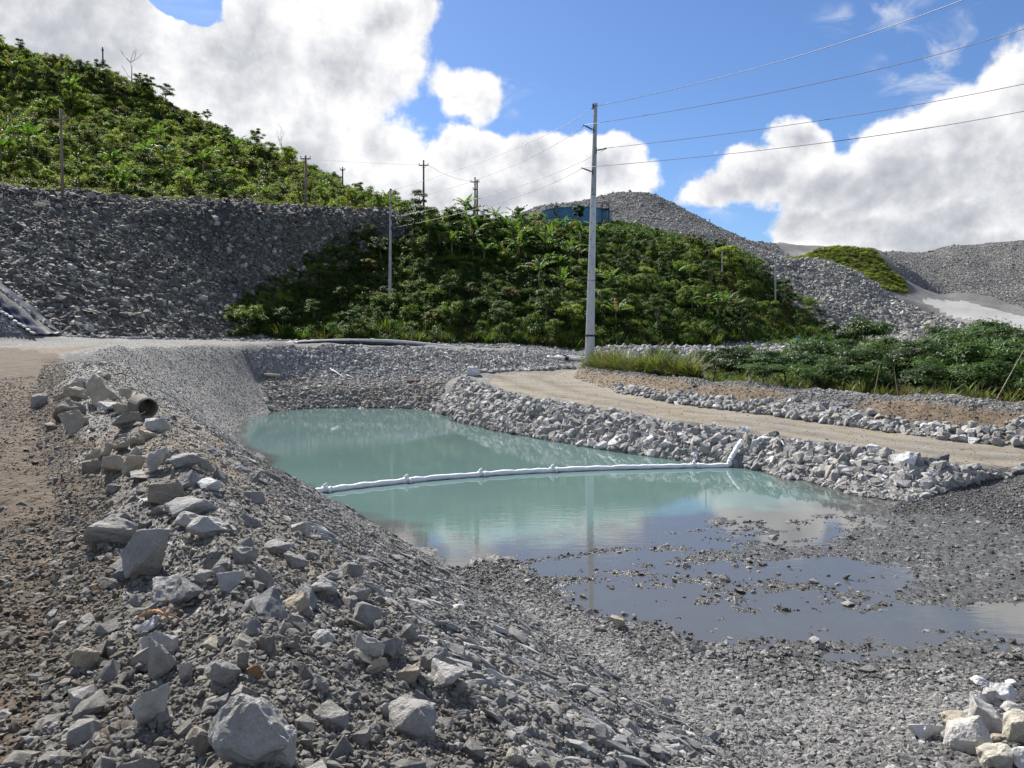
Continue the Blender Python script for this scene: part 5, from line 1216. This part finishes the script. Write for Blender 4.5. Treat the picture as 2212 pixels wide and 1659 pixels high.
def wood_pole(pb, pt, D, r, arms, label, mat='woodpole', sink=.3, tilt=0):
    b = V3(PD(*pb, D)); t = V3(PD(*pt, D)); b.z = min(b.z, h1(b.x, b.y)) - sink
    root = empty('utility_pole', b); tag(root, label, 'utility pole')
    m = MB(); m.tube([b, t], [r, r * .75], 9); part('pole', m, mat, root, smoothf=True)
    for ay, aw in arms:
        c = V3(PD(pb[0] + (pt[0] - pb[0]) * (pb[1] - ay) / (pb[1] - pt[1]), ay, D - r - .07)); w = aw * D / F
        m = MB(); m.box(c, (w, .12, .14)); a = part('crossarm', m, mat, root)
        for s in (-.45, .45):
            m = MB(); q = c + V3((w * s, 0, .07)); m.tube([q, q + V3((0, 0, .12)), q + V3((0, 0, .16)), q + V3((0, 0, .26))], [.03, .03, .085, .05], 7); part('insulator', m, 'polymer', root)
        m = MB(); m.tube([c + V3((w * .3, .03, 0)), c + V3((0, .05, -w * .35))], .02, 4); m.tube([c + V3((-w * .3, .03, 0)), c + V3((0, .05, -w * .35))], .02, 4); part('brace', m, 'steeldark', root)
    return root, b, t
wood_pole((135, 415), (131, 234), 83, .17, ((258, 31),), 'weathered wooden pole with one crossarm on the left edge of the waste rock slope')
wood_pole((660, 443), (660, 336), 99, .17, ((343, 22),), 'wooden pole with one crossarm at the rock slope crest below the hill end')
wood_pole((915, 461), (915, 346), 112, .16, ((357, 21),), 'dark wooden pole with one crossarm on the skyline near the end of the rock slope', 'wooddark')
r4, b4, t4 = wood_pole((1026, 470), (1026, 383), 122, .16, ((393, 19), (409, 9)), 'double dark wooden pole with two crossarms behind the top of the green mound', 'wooddark')
m = MB(); m.tube([V3(PD(1031, 470, 122.3)) - V3((0, 0, 2)), V3(PD(1030.5, 388, 122.3))], [.16, .12], 9); part('pole', m, 'wooddark', r4)
wood_pole((223, 150), (221.5, 102), 150, .16, ((110, 4),), 'short pole on the ridge of the left hill left of the bare tree', 'wooddark')
wood_pole((740, 405), (740, 361), 137, .15, ((367, 11),), 'small dark pole with a crossarm above the right end of the left hill', 'wooddark')

# wires
def wire(pts, label, r=.017, group=None, n=26):
    A, Bm, Cc = [V3(p) for p in pts]; P = []
    for i in range(n + 1):
        t = i / n; P.append(A * (2 * (t - .5) * (t - 1)) + Bm * (4 * t * (1 - t)) + Cc * (2 * t * (t - .5)))
    mb = MB(); mb.tube(P, r, 5); o = mb.build('power_line', M['cable'], None, smoothf=True); tag(o, label, 'power line', group); return o
wire((pk(1290, 229), PD(1690, 131, 42), PD(2230, -60, 28)), 'topmost wire running from the steel pole to the upper right')
wire((pk(1262, 270), PD(1760, 181, 42), PD(2300, 33, 30)), 'second highest wire running right from the upper left insulator of the steel pole')
wire((pk(1308, 320), PD(1760, 262, 42), PD(2300, 162, 30)), 'third wire running right from the right hand insulator of the steel pole')
wire((pk(1258, 362), PD(1760, 311, 42), PD(2300, 222, 30)), 'lowest wire running right from the lower left insulator of the steel pole')
wire((TOPL, PD(1085, 332, 70), k90(845, 412)), 'topmost wire from the steel pole down left to the slim pole on the mound')
wire((pk(1262, 271), PD(1065, 375, 70), k90(851, 439)), 'second wire from the steel pole down left to the slim pole on the mound')
wire((pk(1308, 322), PD(1090, 412, 72), k90(850, 469)), 'third wire passing behind the steel pole to the slim pole on the mound')
wire((pk(1258, 363), PD(1070, 440, 72), k90(850, 492)), 'lowest wire from the steel pole down left to the slim pole on the mound')
wire((PD(906, 356, 112), PD(800, 352, 118), PD(690, 345, 125)), 'wire from the dark crossarm pole to the left hill')
wire((PD(924, 356, 112), PD(975, 382, 117), PD(1018, 391, 122)), 'short wire between the dark crossarm pole and the double pole')
for i, (a, b) in enumerate(((478, 598), (483, 606), (490, 616))):
    wire((PD(1533, a, 122), PD(1596, (a + b) / 2 + 8, 118), PD(1676, b, 112)), ('upper', 'middle', 'lower')[i] + ' of the three thin wires sloping to the pole by the rubble knoll', .02)

# bare trees on the left ridge
def bare_tree(px, pyb, pyt, D, label, seed, r=.09):
    b = base_of(px, pyb, D); t = V3(PD(px, pyt, D)); rs = random.Random(seed); hh = t.z - b.z
    root = empty('bare_tree', b); tag(root, label, 'tree'); m = MB()
    pts = [b + V3((0, 0, -.4))] + [b + V3((rs.uniform(-.25, .25) * i / 3, 0, hh * i / 5)) for i in range(1, 5)]; m.tube(pts, [r, r * .9, r * .7, r * .5, r * .3], 6); part('trunk', m, 'drywood', root)
    for i in range(7):
        s = pts[rs.randrange(2, 5)]; m = MB(); p = s.copy(); d = V3((rs.uniform(-1, 1), rs.uniform(-.4, .4), rs.uniform(.5, 1.1))).normalized(); q = [p.copy()]
        for j in range(4): p = p + d * hh * .11; d = (d + V3((rs.uniform(-.5, .5), rs.uniform(-.3, .3), rs.uniform(-.1, .35)))).normalized(); q.append(p.copy())
        m.tube(q, [r * .4, r * .3, r * .22, r * .15, r * .08], 5)
        e = q[3] + V3((rs.uniform(-.6, .6), 0, rs.uniform(.2, .6))); m.tube([q[2], e], [r * .2, r * .07], 4); part('branch', m, 'drywood', root)
bare_tree(286, 178, 118, 146, 'pale leafless tree with crooked branches on the ridge of the left hill', 4, .13)
bare_tree(610, 335, 274, 143, 'thin leafless sapling on the lower ridge of the left hill', 9, .07)

# floating boom on the pond
BP = [(640, 1068, .25), (665, 1063, .07), (705, 1058.5, .06), (790, 1048, .06), (880, 1038.5, .06), (960, 1031, .06), (1040, 1025, .06), (1120, 1019.5, .06), (1195, 1016, .06), (1300, 1011.5, .06), (1400, 1009, .06), (1500, 1006.5, .06), (1570, 1005.5, .06)]
W_ = [V3(PZ(a, b, z)) for a, b, z in BP]
e1 = hit(1588, 992) + V3((-.05, -.10, .26)); e2 = hit(1604, 972) + V3((-.05, -.10, .30)); W_ += [W_[-1].lerp(e1, .3) + V3((0.02, 0, .03)), e1, e2]
bo = empty('floating_boom', (W_[2].x, W_[2].y, 0)); tag(bo, 'long white fabric boom floating across the pond with its end pulled up the bank', 'floating boom')
def rope(pts, n):
    out = []
    for i in range(len(pts) - 1):
        p0, p1, p2_, p3 = pts[max(i - 1, 0)], pts[i], pts[i + 1], pts[min(i + 2, len(pts) - 1)]
        for k_ in range(n):
            t = k_ / n; out.append(.5 * ((2 * p1) + (p2_ - p0) * t + (2 * p0 - 5 * p1 + 4 * p2_ - p3) * t * t + (3 * p1 - p0 - 3 * p2_ + p3) * t ** 3))
    return out + [pts[-1]]
cuts = [0, 2, 4, 6, 8, 11, 15]
for a, b in zip(cuts[:-1], cuts[1:]):
    P = rope(W_[a:b + 1], 10); n = len(P); rr = [.082 * (1 + .10 * math.sin(i * 1.3 + a) + random.uniform(-.07, .07)) * (.75 if i in (0, n - 1) else 1) for i in range(n)]
    P = [p + V3((random.uniform(-.012, .012), random.uniform(-.02, .02), random.uniform(-.006, .012))) for p in P]
    m = MB(); m.tube(P, rr, 10); part('segment', m, 'cloth', bo, smoothf=True)
for i in cuts[1:-1]:
    c = W_[i]; m = MB(); m.tube([c + V3((-.13, 0, 0)), c + V3((-.03, 0, .0)), c + V3((.03, 0, .0)), c + V3((.13, 0, .0))], [.12, .07, .07, .12], 9)
    m.tube([c + V3((0, -.02, .03)), c + V3((-.03, -.03, .15)), c + V3((.02, -.02, .21))], [.10, .05, .012], 6); part('knot', m, 'cloth', bo)

# pipes on the far bank
def pipe(pts, r, mat, label, cat='pipe', joints=(), name='pipe', jm='hdpe', group=None):
    P = [V3(p) for p in pts]; root = empty(name, P[0]); tag(root, label, cat, group)
    Q = rope(P, 6); m = MB(); m.tube(Q, r, 12); part('tube', m, mat, root, smoothf=True)
    for j in joints:
        i = int(j * (len(Q) - 2)); d = (Q[i + 1] - Q[i]).normalized(); m = MB(); m.tube([Q[i] - d * .16, Q[i] - d * .02, Q[i] + d * .02, Q[i] + d * .16], [r + .04, r + .05, r + .05, r + .04], 12); part('coupling', m, jm, root)
    return root
pipe(dl((608, 743.5, 58.2), (640, 740, 59), (700, 736.5, 60.3), (760, 735.2, 61.3), (850, 737, 63), (920, 743, 64.8), (985, 751, 66.8)), .12, 'pvc', 'long dusty white pipe arching over the black pipes on the far bank', joints=(.25, .62), jm='pvc')
pipe(dl((636, 743, 57.8), (700, 739.8, 59), (770, 740, 60.4), (840, 743, 61.8), (882, 746, 62.6)), .15, 'hdpe', 'thick black pipe lying under the long white pipe on the far bank', joints=(.5, .97))
pipe(dl((655, 742.5, 58.6), (760, 741.5, 60.9), (860, 745, 63), (932, 749, 64.4)), .11, 'hdpe', 'thinner black pipe reaching furthest right on the far bank', joints=(.98,))
pipe(dl((880, 741.5, 64), (930, 745, 65.2), (980, 751.5, 66.6)), .14, 'pvc', 'short white pipe at the right end of the pipe bundle on the far bank')
pipe(dl((1182, 771.5, 66), (1225, 774, 65.4), (1266, 777, 65)), .13, 'pvc', 'front white pipe lying left of the foot of the steel pole', joints=(.6,))
pipe(dl((1204, 770, 67), (1240, 771.5, 66.6), (1268, 773, 66.2)), .13, 'pvc', 'rear white pipe behind the other one left of the steel pole foot', joints=(.35,))
q = hit(570, 815); pipe([q + V3((0, 0, .12)), q + V3((.5, .12, .10)), q + V3((1.0, .22, .05))], .10, 'oldpipe', 'short mud stained pipe stub lying at the left corner of the far bank')
# concrete pipe in the boulder pile
q = hit(297, 902); ax = V3((.72, -.68, -.10)).normalized()
ro = 24 * q.y / F; ri, ln = ro * .78, ro * 2.2; c0 = q + V3((-.02, .22, ro * .88)); cp = empty('concrete_pipe', c0 - V3((0, 0, ro))); tag(cp, 'broken piece of old concrete pipe with its open mouth facing right in the boulder pile', 'concrete pipe')
m = MB(); a0 = c0 - ax * ln * .5; a1 = c0 + ax * ln * .5
xa = ax.orthogonal().normalized(); ya = ax.cross(xa); RG = [(0, ri), (0, ro), (ln - .03, ro), (ln, ro - .015), (ln, ri + .012), (ln - .03, ri), (0, ri)]; NS = 26
VV = [a0 + ax * h_ + (xa * math.cos(6.28318 * k_ / NS) + ya * math.sin(6.28318 * k_ / NS)) * r_ * (1 + .012 * math.sin(k_ * 5.0)) for h_, r_ in RG for k_ in range(NS)]
m.put(VV, [(i * NS + k_, i * NS + (k_ + 1) % NS, (i + 1) * NS + (k_ + 1) % NS, (i + 1) * NS + k_) for i in range(len(RG) - 1) for k_ in range(NS)]); part('barrel', m, 'concrete', cp, smoothf=False)
m = MB(); m.tube([a0 + ax * ln * .2, a0 + ax * ln * .3, a0 + ax * ln * .36], [ri, ri * .7, .02], 14); part('soil_plug', m, plain('pipe_soil', (.16, .12, .08), .95), cp)
# timber on the bench
q = hit(905, 829); tb = empty('timber_beam', q); tag(tb, 'red brown timber beam in two lengths lying on the bench behind the pond', 'timber beam')
m = MB(); m.box(q + V3((-.42, .1, .11)), (.78, .2, .22), Matrix.Rotation(.02, 3, 'Z')); part('timber', m, 'plank', tb, bevel=.012)
m = MB(); m.box(q + V3((.42, .12, .12)), (.86, .2, .22), Matrix.Rotation(-.03, 3, 'Z')); part('timber', m, 'plank', tb, bevel=.012)
for i, (a, b, lab) in enumerate((((712, 800), (738, 815), 'white stick lying on the slope above the bench'), ((745, 812), (765, 819), 'short white stick beside the longer one above the bench'))):
    A_, B_ = hit(*a) + V3((0, 0, .07)), hit(*b) + V3((0, 0, .07)); m = MB(); m.tube([A_, A_.lerp(B_, .5) + V3((0, 0, .03)), B_], [.05, .055, .04], 6); tag(m.build('stick', M['pvc']), lab, 'stick')

# liner down the left spur, weighted with sandbags
grid = []
for i in range(25):
    t = i / 24; row = []
    for j in range(13):
        s = j / 12; ux, uy = -12 + 152 * t, 600 + 127 * t; lx, ly = -40 + 112 * t, 652 + 76 * t
        row.append((hit(ux + (lx - ux) * s, uy + (ly - uy) * s)))
    grid.append(row)
GA = np.array([[p[:] for p in r] for r in grid])
for _ in range(5):
    Q = np.pad(GA, ((1, 1), (1, 1), (0, 0)), mode='edge'); GA[1:-1, 1:-1] = (Q[:-2, 1:-1] + Q[2:, 1:-1] + Q[1:-1, :-2] + Q[1:-1, 2:])[1:-1, 1:-1] / 4
for i in range(25):
    for j in range(13): GA[i, j, 2] += .16 + .05 * math.sin(i * 1.1 + j * .4) + .06 * math.sin(j * 1.9 - i * .35) + random.uniform(-.02, .02)
m = MB(); m.sheet([[tuple(p) for p in r] for r in GA])
lo_ = m.build('liner_sheet', M['liner'], None, smoothf=True); sol = lo_.modifiers.new('thickness', 'SOLIDIFY'); sol.thickness = .04; sub_ = lo_.modifiers.new('smooth', 'SUBSURF'); sub_.levels = sub_.render_levels = 1
tag(lo_, 'shiny blue black plastic liner lying down the rubble slope at the left edge', 'liner')
def sack_mesh():
    bm = bmesh.new(); bmesh.ops.create_icosphere(bm, subdivisions=2, radius=.5)
    for v in bm.verts: v.co = Vector((math.copysign(abs(v.co.x * 2) ** .7 / 2, v.co.x), math.copysign(abs(v.co.y * 2) ** .8 / 2, v.co.y), v.co.z)) * (1 + .12 * mnoise.noise(v.co * 4))
    me = bpy.data.meshes.new('sandbag'); bm.to_mesh(me); bm.free(); me.materials.append(M['sack']); me.polygons.foreach_set('use_smooth', [True] * len(me.polygons)); return me
SK = sack_mesh()
for i in range(22):
    if i < 14: t = i / 13; px_, py_ = 2 + 140 * t, 610 + 115 * t - 1
    else: t = (i - 14) / 7; px_, py_ = 4 + 66 * t, 682 + 45 * t
    p = hit(px_, py_); o = link(bpy.data.objects.new('sandbag', SK)); o.location = p + V3((0, 0, .2)); o.scale = (.42, .26, .17); o.rotation_euler = (0, .3, -.6 + random.uniform(-.4, .4)); tag(o, 'white sandbag in the rows holding down the blue black liner', 'sandbag', 'sandbags along the liner edges')

# blue tank behind the mound
tx, ty = PD(1243, 480, 152)[:2]; tz0 = 25.4; tz1 = PD(1243, 461, 152)[2]; tr_ = 7.0
tk = empty('water_tank', (tx, ty, tz0)); tag(tk, 'wide faded blue steel tank standing behind the top of the green mound', 'tank')
m = MB(); m.tube([(tx, ty, tz0), (tx, ty, tz1)], tr_, 56); part('shell', m, 'bluepaint', tk)
m = MB(); m.tube([(tx, ty, tz1 - .02), (tx, ty, tz1 + .12)], tr_ + .12, 56); part('rim', m, 'bluepaint', tk)
m = MB(); m.tube([(tx, ty, tz0 + (tz1 - tz0) * .55), (tx, ty, tz0 + (tz1 - tz0) * .55 + .1)], tr_ + .06, 56); part('girder', m, 'bluepaint', tk)
px_, py_ = tx + 4.6, ty - 5.6
m = MB()
for dx in (0, 1.3):
    for dy in (0, 1.2): m.tube([(px_ + dx, py_ + dy, tz0 - .3), (px_ + dx, py_ + dy, tz1 + 1.2)], .06, 6)
m.box((px_ + .65, py_ + .6, tz1), (1.5, 1.4, .08)); 
for dz in (.6, 1.15): m.tube([(px_, py_, tz1 + dz), (px_ + 1.3, py_, tz1 + dz)], .04, 5).tube([(px_, py_ + 1.2, tz1 + dz), (px_ + 1.3, py_ + 1.2, tz1 + dz)], .04, 5)
part('platform', m, 'steeldark', tk)
m = MB(); m.tube([(px_ + .35, py_ - .1, tz0 - .3), (px_ + .35, py_ - .1, tz1 + 1)], .035, 5).tube([(px_ + .85, py_ - .1, tz0 - .3), (px_ + .85, py_ - .1, tz1 + 1)], .035, 5)
for i in range(12): z = tz0 + i * .35; m.tube([(px_ + .35, py_ - .1, z), (px_ + .85, py_ - .1, z)], .025, 4)
part('ladder', m, 'steeldark', tk)

# yard things
def tote(px, py, D, label, w=.8, hh=.62):
    b = base_of(px, py, D); b.z = PD(px, py, D)[2]; r = empty('plastic_tote', b); tag(r, label, 'tote')
    m = MB(); m.box(b + V3((0, 0, .16 + hh / 2)), (w, w * .8, hh)); part('bottle', m, 'tote', r, bevel=.05)
    m = MB()
    for i in range(5):
        x = -w / 2 + w * i / 4; m.box(b + V3((x, -w * .4 - .02, .16 + hh / 2)), (.025, .025, hh + .04))
    for i in range(4): m.box(b + V3((0, -w * .4 - .045, .16 + hh * i / 3)), (w + .05, .022, .025))
    part('cage', m, 'galvdull', r)
    m = MB(); m.box(b + V3((0, 0, .13)), (w + .04, w * .84, .04))
    for x in (-.4, 0, .4): m.box(b + V3((x * w, 0, .05)), (.12, w * .84, .11))
    part('pallet', m, 'woodpole', r)
tote(1366, 777, 72, 'caged white plastic tote standing in the yard right of the steel pole'); tote(1402, 777.5, 70, 'low white plastic box at the edge of the tall grass', .85, .34)
b = base_of(1724, 748, 92); b.z = max(b.z, PD(1724, 748, 92)[2]); dr = empty('blue_drum', b); tag(dr, 'small bright blue drum by the yard road', 'drum')
m = MB(); hgt = .62
m.tube([b + V3((0, 0, z)) for z in (0, .02, .2, .22, .24, .4, .42, .44, hgt - .02, hgt)], [.2, .23, .23, .25, .23, .23, .25, .23, .23, .2], 14); part('barrel', m, 'bluedrum', dr)
m = MB(); m.tube([b + V3((.1, -.05, hgt)), b + V3((.1, -.05, hgt + .04))], .04, 8); part('bung', m, 'steeldark', dr)

# dry branch and twigs on the near ridge
def branchy(px, py, size, label, seed, mat, name, n=6, flat=.35):
    p = hit(px, py); rs = random.Random(seed); r = empty(name, p); tag(r, label, 'branch'); m = MB(); L0 = size * p.y / F
    main = [p + V3((L0 * (t - .5), L0 * .15 * math.sin(t * 5), .05 + L0 * .16 * math.sin(t * 3.1) + rs.uniform(-.01, .01))) for t in (0, .2, .4, .6, .8, 1)]
    m.tube(main, [L0 * .02, L0 * .032, L0 * .04, L0 * .035, L0 * .025, L0 * .012], 7); part('stem', m, mat, r, smoothf=True)
    for i in range(n):
        s = main[rs.randrange(1, 5)]; d = V3((rs.uniform(-1, 1), rs.uniform(-1, .4), rs.uniform(-.1, .8))).normalized(); l = L0 * rs.uniform(.2, .45); m = MB()
        m.tube([s, s + d * l * .5 + V3((0, 0, .01)), s + d * l + V3((rs.uniform(-.02, .02), 0, -.01))], [L0 * .02, L0 * .014, L0 * .006], 5); part('twig', m, mat, r)
branchy(336, 1358, 92, 'orange brown dry branch lying on the white rock in the ridge rubble', 3, 'branch', 'dry_branch')
branchy(212, 1302, 50, 'tuft of dry brown twigs on the stony track', 5, 'twig', 'twig_tuft', 16)
branchy(143, 1040, 42, 'dark broken root sticking out of the track side mud', 8, 'twig', 'broken_root', 8)
branchy(262, 818, 44, 'thin dark stick poking from the ridge behind the boulder pile', 12, 'twig', 'thin_stick', 2)

# reeds, dry cane and leaf in front of the thicket
def cane(pb, pt, D, r, label, mat='stalk', kink=0):
    a = V3(PD(*pb, D)); a.z = h1(a.x, a.y) - .05; b = V3(PD(*pt, D - .6)); o = empty('dry_cane', a); tag(o, label, 'cane')
    P = [a.lerp(b, t) + V3((0, 0, math.sin(t * 3.1) * kink)) for t in np.linspace(0, 1, 12)]; m = MB()
    rad = []; Q = []
    for i, p in enumerate(P): Q += [p, p + (P[min(i + 1, 11)] - P[max(i - 1, 0)]) * .02]; rad += [r * (1.25 if i else 1) * (1 - i * .05), r * (1 - i * .05)]
    m.tube(Q, rad, 6); part('stem', m, 'oldpipe', o)
    for i in (3, 6, 9):
        m = MB(); s = P[i]; d = V3((.25 * (-1) ** i, -.1, -.25)); sd = V3((.02, .02, 0)); m.put([s - sd, s + sd, s + d + sd * .3, s + d - sd * .3], [(0, 1, 2, 3)]); l_ = part('leaf', m, 'leafdry', o); fattr(l_.data, 'tone', [.6], 'FACE')
cane((2149, 856), (2216, 748), 30.5, .022, 'long pale dry cane leaning right at the edge of the thicket')
cane((1888, 842), (1902, 782), 33.5, .018, 'dry cane leaning slightly right in the middle of the thicket edge')
cane((1940, 845), (1931, 792), 33, .018, 'dry cane leaning slightly left in the middle of the thicket edge')
cane((2178, 862), (2206, 838), 29.6, .016, 'short dry cane at the foot of the longest one')
def reed(px, D, hpx, label, seed, n=9):
    a = V3(PD(px, 850, D)); a.z = h1(a.x, a.y); rs = random.Random(seed); o = empty('reed_clump', a); tag(o, label, 'reeds', None); hh = hpx * D / F
    for i in range(n):
        m = MB(); an = rs.uniform(0, 6.28); e = 1.45 - rs.uniform(0, .35); p = a + V3((rs.uniform(-.18, .18), rs.uniform(-.1, .1), 0)); l = hh * rs.uniform(.7, 1.25); w = .028 * rs.uniform(.8, 1.3); sd = V3((-math.sin(an), math.cos(an), 0)); G_ = []
        for s in range(7):
            ww = w * (1 - (s / 6) ** 2) + .002; G_.append((p - sd * ww, p + sd * ww)); p = p + V3((math.cos(an) * math.cos(e), math.sin(an) * math.cos(e), math.sin(e))) * l / 6; e -= .12 + .07 * s
        m.sheet(G_); q_ = part('blade', m, 'grass' if rs.random() < .8 else 'leafdry', o); fattr(q_.data, 'tone', [rs.uniform(.3, 1)] * len(m.F), 'FACE')
for i, (px_, D_, hp, lab) in enumerate(((1967, 33.2, 46, 'bright green reed clump right of the two short canes'), (2094, 31.8, 62, 'tallest bright green reed clump at the thicket edge'), (2138, 31, 44, 'reed clump at the foot of the long leaning cane'), (1835, 34.5, 36, 'small reed clump left of the dry canes'), (1730, 35.8, 40, 'reed clump at the left end of the thicket edge'))):
    reed(px_, D_, hp, lab, 60 + i, 12)
